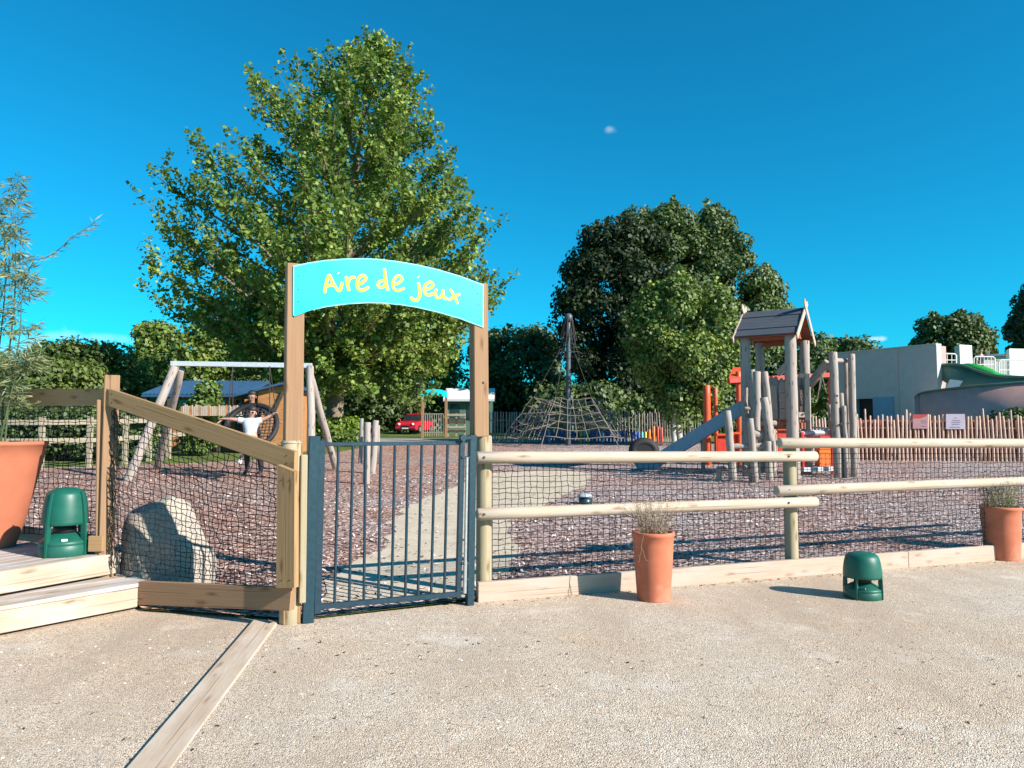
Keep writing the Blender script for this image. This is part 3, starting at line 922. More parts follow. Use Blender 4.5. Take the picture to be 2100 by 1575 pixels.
# ------------------------------------------------------------------ deck, step and handrail on the left
ZD, ZST = .40, .21
gz = lambda x, y, z: G(x, y, z)
d0, d1 = gz(0, 1171, ZD), gz(238, 1134, ZD)
dd = (d1 - d0).normalized(); dn = V(-dd.y, dd.x, 0)     # dn points back-left
root = thing('wooden_deck', d1, 'raised wooden deck at the left with pale fascia board', 'deck')
lft = d0 - dd * 2.2
mb = MB()
for k in range(9):
    a0 = lft + dn * (.002 + .143 * k); L_a = d1 + dn * (.143 * k)
    if k > 2:
        L_a = L_a + dd * -.0
    mb.bar(a0 + dn * .07 + V(0, 0, -.014), L_a + dn * .07 + V(0, 0, -.014), .138, .028, ch=.003)
mb.build('decking', M['deck'], root)
mb = MB(); mb.bar(lft - dn * .016 + V(0, 0, -.083), d1 + dd * .02 - dn * .016 + V(0, 0, -.083), .03, .165, ch=.004); mb.build('fascia', M['edge'], root)
mb = MB(); mb.bar(d1 + dd * .02 + dn * .0 + V(0, 0, -.2), d1 + dd * .02 + dn * 1.2 + V(0, 0, -.2), .03, .36, ch=.004); mb.bar(lft + dn * .3 + V(0, 0, -.22), d1 + dn * .3 + V(0, 0, -.22), .05, .34); mb.build('joist', M['deck'], root)
s0, s1 = gz(0, 1244, ZST), gz(284, 1196, ZST)
sdv = (s1 - s0).normalized(); sn = V(-sdv.y, sdv.x, 0)
root = thing('wooden_step', s1, 'low wooden step in front of the raised deck', 'step')
r0 = gz(238, 1172, ZST); tip = gz(298, 1188, ZST); bl = gz(0, 1203, ZST)
far = -sdv * 2.0
mb = MB()
for k in range(2):
    f0, f1 = k * .5 + .004, k * .5 + .496
    pa, pb = (s0 + far).lerp(bl + far, f0), s1.lerp(r0, f0)
    pc, pd = s1.lerp(r0, f1), (s0 + far).lerp(bl + far, f1)
    if k == 0: pc = tip.lerp(r0, .35); 
    q = [pa, pb, pc, pd] if k else [pa, pb, tip, pc, pd]
    mb.prism(q, V(0, 0, -.03))
mb.build('tread', M['deck'], root)
mb = MB(); mb.bar(s0 + far - sn * -.02 + V(0, 0, -.112), s1 + sn * .02 + V(0, 0, -.112), .032, .155, ch=.004); mb.build('riser', M['edge'], root)
mb = MB(); mb.bar(s1 + sn * .04 + V(0, 0, -.1) - sdv * .03, r0 + V(0, 0, -.1) - sdv * .03, .03, .14); mb.build('end_board', M['deck'], root)

root = thing('deck_handrail', V(A_.x, A_.y, ZD), 'timber handrail with sloping plank and black netting beside the deck', 'handrail')
A0 = at(222, 1000, 6.25); A0.z = 0
B0 = onpl(585, 1200, GL + GN * .12, GN); B0.z = 0
hd = (B0 - A0).normalized(); hn = V(hd.y, -hd.x, 0)
nL = V(-.50, -.866, 0).normalized()
mb = MB(); mb.prism([onpl(x, y, A0, hn) for x, y in ((222.5, 797), (604, 926), (602.5, 967), (222.5, 832))], -hn * .045); mb.build('sloping_rail', M['plank'], root)
mb = MB(); mb.prism([onpl(x, y, A0, nL) for x, y in ((-140, 798), (221, 797), (221, 831.5), (-140, 832))], -nL * .045); mb.build('level_rail', M['plank'], root)
ang = math.radians(30)
fw = V(math.sin(ang), -math.cos(ang), 0)
pb = onpl(230, 770, A0 - hn * .12, V(0, -1, 0)); 
mb = MB(); mb.bar(V(pb.x, pb.y, .1), pb, .118, .118, up=fw); mb.build('post', M['plank2'], root)
pf = onpl(208.5, 820, A0 - hn * .1 + V(-.03, 0, 0), V(0, -1, 0)); pf2 = onpl(206, 1130, V(0, pf.y, 0), V(0, -1, 0))
mb = MB(); mb.bar(V(pf2.x, pf.y, ZD - .02), V(pf.x, pf.y, pf.z), .075, .075, up=fw); mb.build('post', M['plank2'], root)
mb = MB(); c = onpl(201, 1114, V(0, pf.y - .03, 0), V(0, -1, 0)); mb.bar(c + V(-.06, 0, 0), c + V(.06, 0, 0), .09, .13, ch=.004); mb.build('post_block', M['plank'], root)
mb = MB()
b1, b2 = onpl(585.5, 1206, B0 + hn * .02, hn), onpl(586.5, 958, B0 + hn * .02, hn)
mb.prism([onpl(x, y, A0 + hn * .075, hn) for x, y in ((566, 1206), (568, 953), (604, 967.5), (603, 1206))], -hn * .05); mb.build('end_post', M['plank'], root)
for x, y in ((229, 808), (229, 826), (588, 934), (588, 950), (577, 985), (594, 985), (577, 1190), (594, 1190)):
    c = onpl(x, y, A0 + hn * (.0 if y < 970 else .075), hn); mb = MB(); mb.tube([c - hn * .004, c + hn * .003], .0055, 8); mb.build('screw', M['bolt'], root)
C0 = s1 + sn * .01; C0.z = 0
bn_d = (B0 + hn * .03 - C0).normalized(); bn = V(bn_d.y, -bn_d.x, 0)
mb = MB(); mb.prism([onpl(x, y, C0, bn) for x, y in ((283.5, 1193), (597, 1206), (593, 1253), (283.5, 1240))], -bn * .055); mb.build('bottom_beam', M['plank2'], root)
mb = MB()
ph = A0 - hn * .055
netgrid(mb, onpl(246, 1168, ph - hn * .05, hn), onpl(572, 1206, ph, hn), onpl(236, 838, ph, hn), onpl(574, 958, ph, hn), 32, 26, .0035, .006, .05, hn)
mb.build('net', M['net'], root)
mb = MB(); netgrid(mb, onpl(222, 1150, A0 - hn * .04, hn), onpl(243, 1172, A0 - hn * .06, hn), onpl(221, 838, A0 - hn * .04, hn), onpl(240, 845, A0 - hn * .05, hn), 3, 24, .0044, .007, 0, hn, .02); mb.build('net', M['net'], root)
mb = MB(); pl = A0 - nL * .06
netgrid(mb, onpl(-60, 1085, pl, nL), onpl(199, 1105, pl, nL), onpl(-60, 834, pl, nL), onpl(199, 834, pl, nL), 26, 25, .0036, .006, 0, nL); mb.build('net', M['net'], root)
kb0, kb1 = onpl(-60, 1090, A0 - nL * .1, nL), onpl(200, 1104, A0 - nL * .1, nL)
mb = MB(); mb.bar(V(kb0.x, kb0.y, ZD + .07), V(kb1.x, kb1.y, ZD + .07), .03, .14); mb.build('kick_board', M['deck'], root)

# ------------------------------------------------------------------ boulder
c = Gm(345, 1200); c.z = .0; c.y = 6.68; c.x = at(343, 1100, 6.68).x
rs = random.Random(5)
cuts = [(Vector((rs.gauss(0, 1), rs.gauss(0, 1), rs.gauss(.15, .8))).normalized(), rs.uniform(.86, 1.0)) for _ in range(26)]
cuts += [(Vector((.72, -.25, .62)).normalized(), .80), (Vector((-.95, -.2, .1)).normalized(), .86)]
bumps = [(Vector((rs.gauss(0, 1), rs.gauss(0, 1), rs.gauss(0, 1))).normalized(), rs.uniform(-.05, .035), rs.uniform(12, 60)) for _ in range(90)]


def rockf(q):
    k = 1.0
    for d_, h_ in cuts:
        c_ = q.dot(d_)
        if c_ > .3: k = min(k, h_ / c_ + .012)
    for d_, a_, s_ in bumps: k += a_ * math.exp(-s_ * (1 - q.dot(d_)))
    return k


mb = MB(); mb.blob(c + V(0, 0, .30), (.42, .32, .56), 5, rockf)
for i, v in enumerate(mb.v):
    h = (v.z - c.z)
    mb.v[i] = v + V(-.10 * max(0, h - .25) + (.14 * max(0, .4 - h) if v.x > c.x else 0), 0, 0)
tag(mb.build('boulder', M['rock'], None, c), 'large grey boulder behind the netting under the sloping handrail', 'boulder')


# ------------------------------------------------------------------ speakers
def speaker(base, H, rr, label, rot, full_ribs):
    root = thing('garden_speaker', base, label, 'speaker', 'green outdoor speakers')
    P = lambda l: [(r * rr * H, z * H) for r, z in l]
    mb = MB(); mb.lathe(base, P([(.0, .44), (.93, .44), (.965, .455), (.97, .5), (.955, .62), (.90, .78), (.83, .88), (.79, .91), (.66, .955), (.4, .985), (.0, 1.0)] if not full_ribs else
                                [(.0, .45), (.84, .45), (.87, .46), (.87, .5), (.84, .64), (.78, .8), (.73, .89), (.70, .915), (.58, .957), (.34, .986), (.0, 1.0)]), 48); mb.build('bell', M['green'], root)
    mb = MB(); mb.lathe(base, P([(.9, -.02), (.96, .0), (.96, .14), (.93, .155), (.93, .165), (.95, .175), (.95, .205), (.88, .225), (.6, .30), (.35, .345), (.0, .36)]), 48); mb.build('base', M['green'], root)
    mb = MB(); mb.lathe(base, P([(.0, .30), (.45, .32), (.42, .44), (.0, .445)]), 30); mb.build('driver_core', M['dark'], root)
    for k in range(4):
        a = rot + k * pi / 2; u_ = V(math.cos(a), math.sin(a), 0); s_ = V(-u_.y, u_.x, 0)
        mb = MB(); w_ = .03 * H
        ztop = .93 if full_ribs else .62
        pr = [(.86, .0), (1.02, .0), (1.02, .2), (1.0, .45), (.98 if not full_ribs else .9, ztop * .8), (.78 if full_ribs else .93, ztop), (.66 if full_ribs else .8, ztop), (.78, .46), (.80, .2)]
        mb.prism([base + u_ * (r * rr * H) + V(0, 0, z * H) - s_ * w_ / 2 for r, z in pr], s_ * w_)
        mb.build('rib', M['green'], root)
    return root


b = G(1770, 1225); sp1 = speaker(b, .395, .41, 'green dome speaker standing on the gravel in front of the right fence', math.radians(-133), False)
e = b + V(.02, -.138, .05)
b2 = gz(131, 1137, ZD); sp2 = speaker(b2, .565, .357, 'taller green dome speaker on the deck beside the big pot', math.radians(-100), True)
for sp_k, bb, hh, rad in ((sp1, b, .395, .41), (sp2, b2, .565, .357)):
    to = (V(0, 0, 0) - bb); to.z = 0; to.normalize()
    mb = MB(); c = bb + to * (rad * hh * .86) + V(0, 0, hh * .245); s_ = V(-to.y, to.x, 0)
    mb.bar(c - s_ * .022, c + s_ * .022, .02, .012, up=to + V(0, 0, .8), ch=.003); mb.build('emblem', M['white'] if bb is b2 else M['gatepost'], sp_k)


# ------------------------------------------------------------------ pots and plants
def pot(base, rt, rb, H, mat, label, rim=.02):
    root = thing('terracotta_pot', base, label, 'pot', 'tall terracotta pots')
    pr = [(rb * .97, 0), (rb, .008)]
    for i in range(9):
        t_ = i / 8; pr.append((rb + (rt - rb) * (t_ ** .85), .01 + (H - .05) * t_))
    pr += [(rt + rim * .35, H - .035), (rt + rim * .45, H - .012), (rt + rim * .2, H - .002), (rt - rim * .4, H), (rt - rim, H - .012), (rt - rim - .006, H - .09), (rt - .05, H - .22)]
    mb = MB(); mb.lathe(base, pr, 56); mb.build('vessel', mat, root)
    mb = MB(); mb.lathe(base, [(rt - .022, H - .075), (rt * .6, H - .06), (.0, H - .055)], 30); mb.build('soil', M['soil'], root)
    return root


pb1 = G(1341, 1229); sc = pb1.y / F
pot(pb1, 41 * sc, 33 * sc, 136 * sc, M['terra'], 'tall terracotta pot with dry stalks in front of the log fence')
pb2 = G(2056, 1146); sc2 = pb2.y / F
pot(pb2, 36 * sc2, 31 * sc2, 106 * sc2, M['terra'], 'terracotta pot with greenish dry grass at the right edge')
pb3 = gz(-24, 1122, ZD); sc3 = pb3.y / F
pot(pb3, 95 * sc3, 47 * sc3, 214 * sc3, M['terra2'], 'big flared orange terracotta pot on the deck at the left edge', .03)


def stalks(name, base, r, n_, h, mat, label, cat, spread=.16, blades=10):
    root = thing(name, base, label, cat)
    Ps, Us, Ws = [], [], []
    mb = MB()
    for i in range(n_):
        a, q = R.random() * 2 * pi, r * math.sqrt(R.random())
        p0 = base + V(math.cos(a) * q, math.sin(a) * q, 0)
        e = p0 + V(R.gauss(0, spread) + math.cos(a) * .05, R.gauss(0, spread) + math.sin(a) * .05, h * R.uniform(.55, 1.05))
        m_ = p0.lerp(e, .5) + V(R.gauss(0, .015), R.gauss(0, .015), .03)
        mb.tube([p0, m_, e], [.0022, .0016, .0008], 3, False, False)
        for k in range(blades):
            t_ = R.uniform(.15, 1); c = p0.lerp(e, t_) + V(R.gauss(0, .012), R.gauss(0, .012), R.gauss(0, .012))
            d_ = V(R.gauss(0, 1), R.gauss(0, 1), R.uniform(-.2, 1.2)).normalized() * R.uniform(.008, .03)
            Ps.append(c); Us.append(d_); Ws.append(d_.orthogonal().normalized() * R.uniform(.0012, .003))
    mb.build('stem', mat, root)
    quadmesh('foliage', np.array([tuple(p) for p in Ps]), np.array([tuple(p) for p in Us]), np.array([tuple(p) for p in Ws]), mat, root)
    return root


stalks('dry_plant', pb1 + V(0, 0, 136 * sc - .06), 41 * sc * .75, 90, .33, L_['straw'], 'dried straw coloured stalks in the pot by the log fence', 'plant', .075, 12)
stalks('ornamental_grass', pb2 + V(0, 0, 106 * sc2 - .06), 36 * sc2 * .75, 110, .42, L_['grassy'], 'thin greenish dry grass in the pot at the right edge', 'plant', .07, 12)
# twig hanging over the rim
mb = MB()
tw = lambda x, y: onpl(x, y, pb1 + V(0, -41 * sc - .015, 0), V(0, -1, 0))
zc = lambda x, y: (1280 + x / 6.5625, 1020 + y / 6.5625)
for st, r_ in (([(262, 505), (240, 600), (228, 660)], .0035), ([(228, 660), (232, 720), (208, 790), (205, 865)], .003), ([(228, 660), (255, 720), (270, 800), (300, 855)], .003), ([(205, 865), (180, 868)], .002), ([(208, 780), (180, 775)], .0018), ([(270, 790), (298, 780)], .0018), ([(300, 855), (325, 855)], .002), ([(262, 505), (262, 470), (280, 440)], .0035)):
    q = [tw(*zc(x, y)) for x, y in st]
    mb.tube(q, r_, 5)
tag(mb.build('hanging_twig', L_['straw'], None, pb1 + V(-.1, -.2, .5)), 'pale dry twig hanging over the rim of the pot by the fence', 'twig')

# bamboo
root = thing('bamboo_plant', pb3 + V(0, 0, .85), 'slender bamboo growing out of the big orange pot', 'bamboo')
bY = pb3.y
mb = MB(); Ps, Us, Ws, Vv = [], [], [], []


def blade(c, d, ln):
    d = d.normalized(); s_ = d.cross(V(R.gauss(0, 1), R.gauss(0, 1), R.gauss(0, 1))).normalized()
    Ps.append(tuple(c + d * ln * .5)); Us.append(tuple(d * ln * .5)); Ws.append(tuple(s_ * ln * .055))


def spray(p, d, n_, ln=.1):
    for _ in range(n_):
        dd_ = V(d.x + R.gauss(0, .6), d.y + R.gauss(0, .6), d.z * .6 - .45 + R.gauss(0, .45)); blade(p + V(R.gauss(0, .012), R.gauss(0, .012), R.gauss(0, .012)), dd_, ln * R.uniform(.6, 1.3))


culms = [[(2, 905), (8, 800), (28, 640), (32, 520), (28, 430), (36, 368)], [(10, 905), (22, 790), (40, 690), (46, 600), (60, 560)], [(-8, 905), (-6, 760), (10, 600), (8, 480), (0, 400)],
         [(-20, 905), (-40, 700), (-60, 500), (-90, 380)], [(0, 905), (30, 780), (52, 742), (58, 760)], [(-14, 905), (-20, 780), (-8, 650), (16, 560), (22, 470)], [(-30, 905), (-70, 760), (-130, 640), (-170, 600)]]
for ci, cl in enumerate(culms):
    dy = [0, -.08, .1, .05, -.12, .06, -.1][ci]
    q = [at(x, y, bY + dy * (905 - y) / 300 + dy * .3) for x, y in cl]
    q = spline([tuple(p) for p in q], 7); m_ = len(q)
    mb.tube(q, [.009 * (1 - .8 * i / m_) for i in range(m_)], 7)
    for i in range(4, m_):
        for _ in range(2):
            d = V(R.gauss(0, 1), R.gauss(0, 1) * .8, R.uniform(.0, .9)).normalized(); ln = R.uniform(.06, .26) * (1.15 - .7 * i / m_)
            e = q[i] + d * ln; mb.tube([q[i], q[i].lerp(e, .5) + V(0, 0, .01), e + V(0, 0, -.02)], [.002, .0015, .0008], 3, False, False)
            for k in range(4): spray(q[i].lerp(e, R.uniform(.3, 1)), d, 3, .10)
br = [at(x, y, bY) for x, y in ((30, 545), (60, 535), (95, 528), (120, 512), (150, 485), (175, 470), (195, 455))]
q = spline([tuple(p) for p in br], 6); mb.tube(q, .003, 5)
for i in range(2, len(q)):
    for _ in range(2): spray(q[i], (q[-1] - q[0]).normalized() + V(0, 0, R.uniform(0, .8)), 1, .085)
mb.build('culm', L_['bamboo'], root)
quadmesh('foliage', np.array(Ps), np.array(Us), np.array(Ws), L_['bamboo'], root)
#PART2
# ================================================================== play area
# ------------------------------------------------------------------ swing
sw = at(498, 850, 17.3)
root = thing('swing_frame', V(sw.x, 17.3, zm(17.3)), 'grey log swing frame with a galvanised top beam', 'swing frame')
tl, tr_ = at(357, 747, 17.0), at(640, 751, 17.3)
mb = MB(); mb.bar(at(351, 745.5, 17.0), at(640, 750, 17.3), .11, .11, ch=.004); mb.build('top_beam', M['galv'], root)
for (fx, fy), tp, r_ in (((258, 986), at(359, 752, 16.95), .105), ((320, 962), at(372, 757, 17.1), .095), ((692, 962), at(631, 752, 17.4), .09), ((640, 990), at(636, 752, 17.2), .095)):
    f = Gm(fx, fy); mb = MB(); mb.log(f - V(0, 0, .1), tp, r_, 14, .008, .12); mb.build('leg', M['greywood'], root)
nc = at(515, 875, 16.95)
root2 = thing('nest_swing', nc, 'round black nest swing hanging under the grey log frame', 'swing')
na = V(.05, -.86, .50).normalized(); nx = V(1, 0, 0); ny = na.cross(nx).normalized()
circ = lambda r, n_=36: [nc + nx * math.cos(2 * pi * i / n_) * r + ny * math.sin(2 * pi * i / n_) * r for i in range(n_)]
mb = MB(); mb.tube(circ(.58), .06, 10, False, True, True); mb.build('ring', M['tyre'], root2)
mb = MB()
for i in range(-6, 7):
    h = i * .083; hl = math.sqrt(max(.001, .54 ** 2 - h * h))
    for aa, bb in ((nx, ny), (ny, nx)):
        mb.tube([nc + aa * h - bb * hl, nc + aa * h - na * .05 * (1 - abs(h) / .54), nc + aa * h + bb * hl], .011, 5)
mb.build('web', M['ropedark'], root2)
for sx in (-1, 1):
    h = at(515 + sx * 38, 751, 17.1)
    for k in (-1, 1):
        mb = MB(); mb.tube([h, nc + nx * sx * .5 + ny * k * .4], .011, 5); mb.build('chain', M['ropedark'], root2)


# ------------------------------------------------------------------ people
def skin(name, chains, mat, parent, sub=2):
    """chains: list of [(point, radius), ...]; the first point of later chains is matched to an existing vertex"""
    off = Vector(); q = parent
    while q is not None: off = off + q.location; q = q.parent
    vs, es, rs_ = [], [], []
    for ch in chains:
        prev = None
        for p, r in ch:
            p = Vector(p); k = next((i for i, v in enumerate(vs) if (v - p).length < 1e-5), None)
            if k is None: vs.append(p); rs_.append(r); k = len(vs) - 1
            if prev is not None and prev != k: es.append((prev, k))
            prev = k
    me = bpy.data.meshes.new(name); me.from_pydata([tuple(v - off) for v in vs], es, [])
    me.materials.append(mat)
    o = bpy.data.objects.new(name, me); COL.objects.link(o); o.parent = parent
    m_ = o.modifiers.new('Skin', 'SKIN'); m_.use_smooth_shade = True
    sv = me.skin_vertices[0].data
    for i, r in enumerate(rs_): sv[i].radius = (r, r); sv[i].use_root = (i == 0)
    m2 = o.modifiers.new('Subdivision', 'SUBSURF'); m2.levels = sub; m2.render_levels = sub
    return o


def hand(w_, d, up, s):
    d = d.normalized(); sd_ = d.cross(up).normalized()
    pc_ = w_ + d * .05 * s
    ch = [[(w_, .026 * s), (pc_, .034 * s)]]
    for k, l in ((-1.5, .07), (-.5, .085), (.5, .08), (1.5, .062)):
        b_ = pc_ + sd_ * k * .019 * s + d * .045 * s
        ch.append([(pc_, .034 * s), (b_, .0095 * s), (b_ + d * l * .5 * s - up * .01 * s, .009 * s), (b_ + d * l * .8 * s - up * .03 * s, .007 * s)])
    b_ = pc_ + sd_ * .04 * s
    ch.append([(pc_, .034 * s), (b_, .0105 * s), (b_ + d * .035 * s + sd_ * .02 * s, .009 * s)])
    return ch


def person(name, label, J, s, sk, top, bottom, shoes, face, hairm, glasses=False, longsleeve=False, longlegs=False):
    """J: dict of joint positions"""
    root = thing(name, J['pelvis'] * 1.0, label, 'person')
    lerp = lambda a, b, t_: J[a].lerp(J[b], t_)
    hd = J['head']; face = face.normalized(); upv = (J['head'] - J['neck']).normalized(); sv = face.cross(upv).normalized()
    chin = hd - upv * .085 * s + face * .045 * s; crownp = hd + upv * .055 * s
    body = [[(J['pelvis'], .135 * s), (lerp('pelvis', 'chest', .5), .125 * s), (J['chest'], .15 * s), (lerp('chest', 'neck', .75), .09 * s), (J['neck'], .055 * s), (J['neck'].lerp(hd, .4), .06 * s), (hd, .092 * s), (crownp, .08 * s)]]
    clo_t = [[(J['pelvis'].lerp(J['chest'], -.35), .150 * s), (J['pelvis'].lerp(J['chest'], .15), .152 * s), (lerp('pelvis', 'chest', .5), .14 * s), (J['chest'], .165 * s), (lerp('chest', 'neck', .72), .10 * s)]]
    clo_b = [[(lerp('pelvis', 'chest', .16), .145 * s), (J['pelvis'], .15 * s)]]
    for sd2 in 'LR':
        sh, el, wr = J['sh' + sd2], J['el' + sd2], J['wr' + sd2]
        body.append([(J['chest'], .15 * s), (sh, .06 * s), (sh.lerp(el, .5), .05 * s), (el, .04 * s), (el.lerp(wr, .35), .04 * s), (wr, .027 * s)])
        body += hand(wr, wr - el, V(0, 0, 1), s)
        e2 = wr.lerp(el, .1) if longsleeve else sh.lerp(el, .7)
        clo_t.append([(J['chest'], .165 * s), (sh, .075 * s)] + ([(el, .056 * s)] if longsleeve else []) + [(e2, .045 * s if longsleeve else .068 * s)])
        hp, kn, an, to = J['hp' + sd2], J['kn' + sd2], J['an' + sd2], J['to' + sd2]
        body.append([(J['pelvis'], .135 * s), (hp, .09 * s), (hp.lerp(kn, .5), .078 * s), (kn, .055 * s), (kn.lerp(an, .3), .055 * s), (an, .035 * s), (to, .03 * s)])
        clo_b.append([(J['pelvis'], .15 * s), (hp, .105 * s), (hp.lerp(kn, .6), .092 * s)] + ([(kn, .072 * s), (kn.lerp(an, .5), .066 * s), (an, .055 * s)] if longlegs else [(hp.lerp(kn, .85), .085 * s)]))
    bo = skin('body', body, sk, root)
    skin('shirt', clo_t, top, root); skin('trousers' if longlegs else 'shorts', clo_b, bottom, root)
    for sd2 in 'LR':
        an, to = J['an' + sd2], J['to' + sd2]
        skin('shoe', [[(an, .045 * s), (an.lerp(to, .5), .042 * s), (to, .036 * s)]], shoes, root)
    mb = MB()
    mb.blob(hd + upv * .05 * s - face * .034 * s, (.098 * s, .10 * s, .092 * s), 3, lambda q: 1.0 if (q.z > -.1 or q.y > .1) else .8)
    hm = mb.build('hair', hairm, root)
    mb = MB(); nz_ = hd + face * .098 * s - upv * .03 * s
    mb.tube([hd + face * .085 * s - upv * .0 * s, nz_, nz_ - upv * .012 * s - face * .02 * s], [.008 * s, .016 * s, .012 * s], 8); mb.build('nose', sk, root)
    for k in (-1, 1):
        mb = MB(); mb.blob(hd + sv * k * .095 * s - upv * .02 * s, (.012 * s, .02 * s, .028 * s), 2); mb.build('ear', sk, root)
    mb = MB(); mb.tube([hd + face * .082 * s - upv * .066 * s - sv * .022 * s, hd + face * .09 * s - upv * .068 * s, hd + face * .082 * s - upv * .066 * s + sv * .022 * s], [.004 * s, .007 * s, .004 * s], 6); mb.build('mouth', M['signpink'], root)
    if glasses:
        mb = MB()
        for k in (-1, 1): mb.blob(hd + face * .087 * s + sv * k * .034 * s - upv * .004 * s, (.03 * s, .012 * s, .022 * s), 2)
        mb.bar(hd + face * .092 * s - sv * .07 * s, hd + face * .092 * s + sv * .07 * s, .008 * s, .006 * s); mb.build('sunglasses', M['dark'], root)
    else:
        for k in (-1, 1):
            mb = MB(); mb.blob(hd + face * .084 * s + sv * k * .034 * s - upv * .004 * s, (.016 * s, .01 * s, .008 * s), 2); mb.build('eye', M['dark'], root)
    return root


Y1 = 16.75
J = dict(pelvis=at(513, 898, Y1), chest=at(513, 871, Y1 + .04), neck=at(515, 857, Y1 + .02), head=at(516.5, 845, Y1 - .03), shL=at(500, 863, Y1), elL=at(479, 860, Y1 - .05), wrL=at(464, 859, Y1 - .05), shR=at(529, 863, Y1), elR=at(545, 858, Y1), wrR=at(557, 851, Y1),
         hpL=at(506, 902, Y1 - .05), knL=at(498, 916, Y1 - .5), anL=at(493, 944, Y1 - .62), toL=at(491, 950, Y1 - .82), hpR=at(521, 902, Y1 - .05), knR=at(530, 914, Y1 - .4), anR=at(516, 920, Y1 - .62), toR=at(512, 924, Y1 - .8))
person('person', 'person in a white t-shirt and navy shorts sitting on the nest swing with arms spread', J, 1.05, M['skin'], M['shirt'], M['navy'], M['shoe'], V(.15, -1, 0), M['hair'], True)
Y2 = 17.75; z0 = zm(Y2)
c0 = at(518, 820, Y2)
X = c0.x
J = dict(pelvis=V(X, Y2 + .1, z0 + 1.049), chest=V(X, Y2 + .02, z0 + 1.434), neck=V(X, Y2 - .02, z0 + 1.712), head=V(X, Y2 - .06, z0 + 1.862), shL=V(X - .2, Y2, z0 + 1.626), elL=V(X - .42, Y2 - .2, z0 + 1.434), wrL=V(X - .6, Y2 - .4, z0 + 1.263), shR=V(X + .2, Y2, z0 + 1.626), elR=V(X + .40, Y2 - .2, z0 + 1.455), wrR=V(X + .58, Y2 - .4, z0 + 1.305),
         hpL=V(X - .1, Y2 + .1, z0 + 0.984), knL=V(X - .13, Y2 + .05, z0 + 0.535), anL=V(X - .14, Y2 + .15, z0 + 0.080), toL=V(X - .15, Y2 - .05, z0 + 0.030), hpR=V(X + .1, Y2 + .1, z0 + 0.984), knR=V(X + .13, Y2 + .15, z0 + 0.535), anR=V(X + .14, Y2 + .3, z0 + 0.080), toR=V(X + .15, Y2 + .1, z0 + 0.030))
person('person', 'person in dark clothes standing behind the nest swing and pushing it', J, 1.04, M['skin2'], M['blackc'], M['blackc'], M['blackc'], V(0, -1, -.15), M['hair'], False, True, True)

# ------------------------------------------------------------------ balance logs behind the gate
lab = ['tall grey log stump, front one of the cluster behind the gate', 'leaning grey log stump with a notched top in the middle of the cluster', 'thin grey log stump at the right of the cluster', 'dark short log at the back of the stump cluster']
for (x, y), (x2, y2), r_, l in (((751, 993), (754, 866), .075, 0), ((763, 971), (771, 862), .085, 1), ((778, 952), (776, 872), .05, 2), ((739, 950), (742, 858), .06, 3)):
    f = Gm(x, y); t_ = at(x2, y2, f.y)
    mb = MB(); mb.log(f - V(0, 0, .1), t_, r_, 14, .01, .1)
    tag(mb.build('log_stump', M['greywood'] if l < 3 else M['darkpicket'], None, f), lab[l], 'log stump', 'upright log stumps behind the gate')

# low bollard lamp in the mulch
f = Gm(1200, 1033)
root = thing('bollard_lamp', f, 'small dark green bollard lamp in the bark mulch behind the log fence', 'lamp')
k = f.y / F
mb = MB(); mb.lathe(f, [(0, -.05), (13 * k, -.05), (13.5 * k, 12 * k), (0, 12 * k)], 20); mb.build('body', M['gatepost'], root)
mb = MB(); mb.lathe(f, [(0, 14 * k), (17 * k, 14 * k), (17 * k, 16 * k), (9 * k, 20 * k), (0, 21 * k)], 20); mb.build('cap', M['galv'], root)

# ------------------------------------------------------------------ rope pyramid
f = Gm(1165, 913); yp = f.y; k = yp / F
root = thing('climbing_pyramid', f, 'rope climbing pyramid on a tall grey pole in front of the dark trees', 'climbing net')
top = at(1166, 650, yp)
mb = MB(); mb.log(f - V(0, 0, .2), top, .115, 14, 0, .15); mb.build('pole', M['polegrey'], root)
mb = MB(); mb.lathe(top, [(0, .16), (.1, .14), (.17, .04), (.17, -.06), (.14, -.22), (.0, -.22)], 14); mb.build('cap', M['polegrey'], root)
zT, zB = at(1165, 818, yp).z, at(1165, 893, yp).z
RT, RB = 72 * k, 132 * k
corner = lambda i, r, z, n_=6: V(f.x + r * math.cos(2 * pi * i / n_ + .1), yp + r * math.sin(2 * pi * i / n_ + .1), z)
mb = MB()
nv = 6
rings = []
for j in range(6):
    t_ = j / 5; rr_ = RT + (RB - RT) * t_; zz = zT + (zB - zT) * t_
    ring = []
    for i in range(6):
        a, b = corner(i, rr_, zz), corner(i + 1, rr_, zz)
        for m_ in range(nv):
            p = a.lerp(b, m_ / nv); inw = math.sin(pi * m_ / nv) * .18
            p = p + (V(f.x, yp, p.z) - p).normalized() * inw + V(R.gauss(0, .03), R.gauss(0, .03), R.gauss(0, .03) - .12 * math.sin(pi * m_ / nv))
            ring.append(p)
    rings.append(ring)
    mb.tube(ring, .016 if j < 5 else .02, 5, False, True, True)
for i in range(len(rings[0])):
    mb.tube([rings[j][i] for j in range(6)], .016, 5)
for ri in (0, 2, 4):
    for i in range(0, 36, 2):
        p = rings[ri][i]; mb.tube([p, p.lerp(V(f.x, yp, p.z - .3 + .2 * ri), .75)], .016, 4)
mb.build('net_skirt', M['rope'], root)
mb = MB()
for i in range(6):
    c_t = corner(i, RT, zT); ap = V(top.x, top.y, top.z - .1)
    mid = ap.lerp(c_t, .42); mid = mid.lerp(V(f.x, yp, mid.z), .35)
    mb.tube([ap, mid, c_t], .014, 5)
for t_, r_ in ((.22, .32), (.44, .62)):
    z_ = top.z + (zT - top.z) * t_
    mb.tube([corner(i, r_, z_) for i in range(6)], .014, 5, False, True, True)
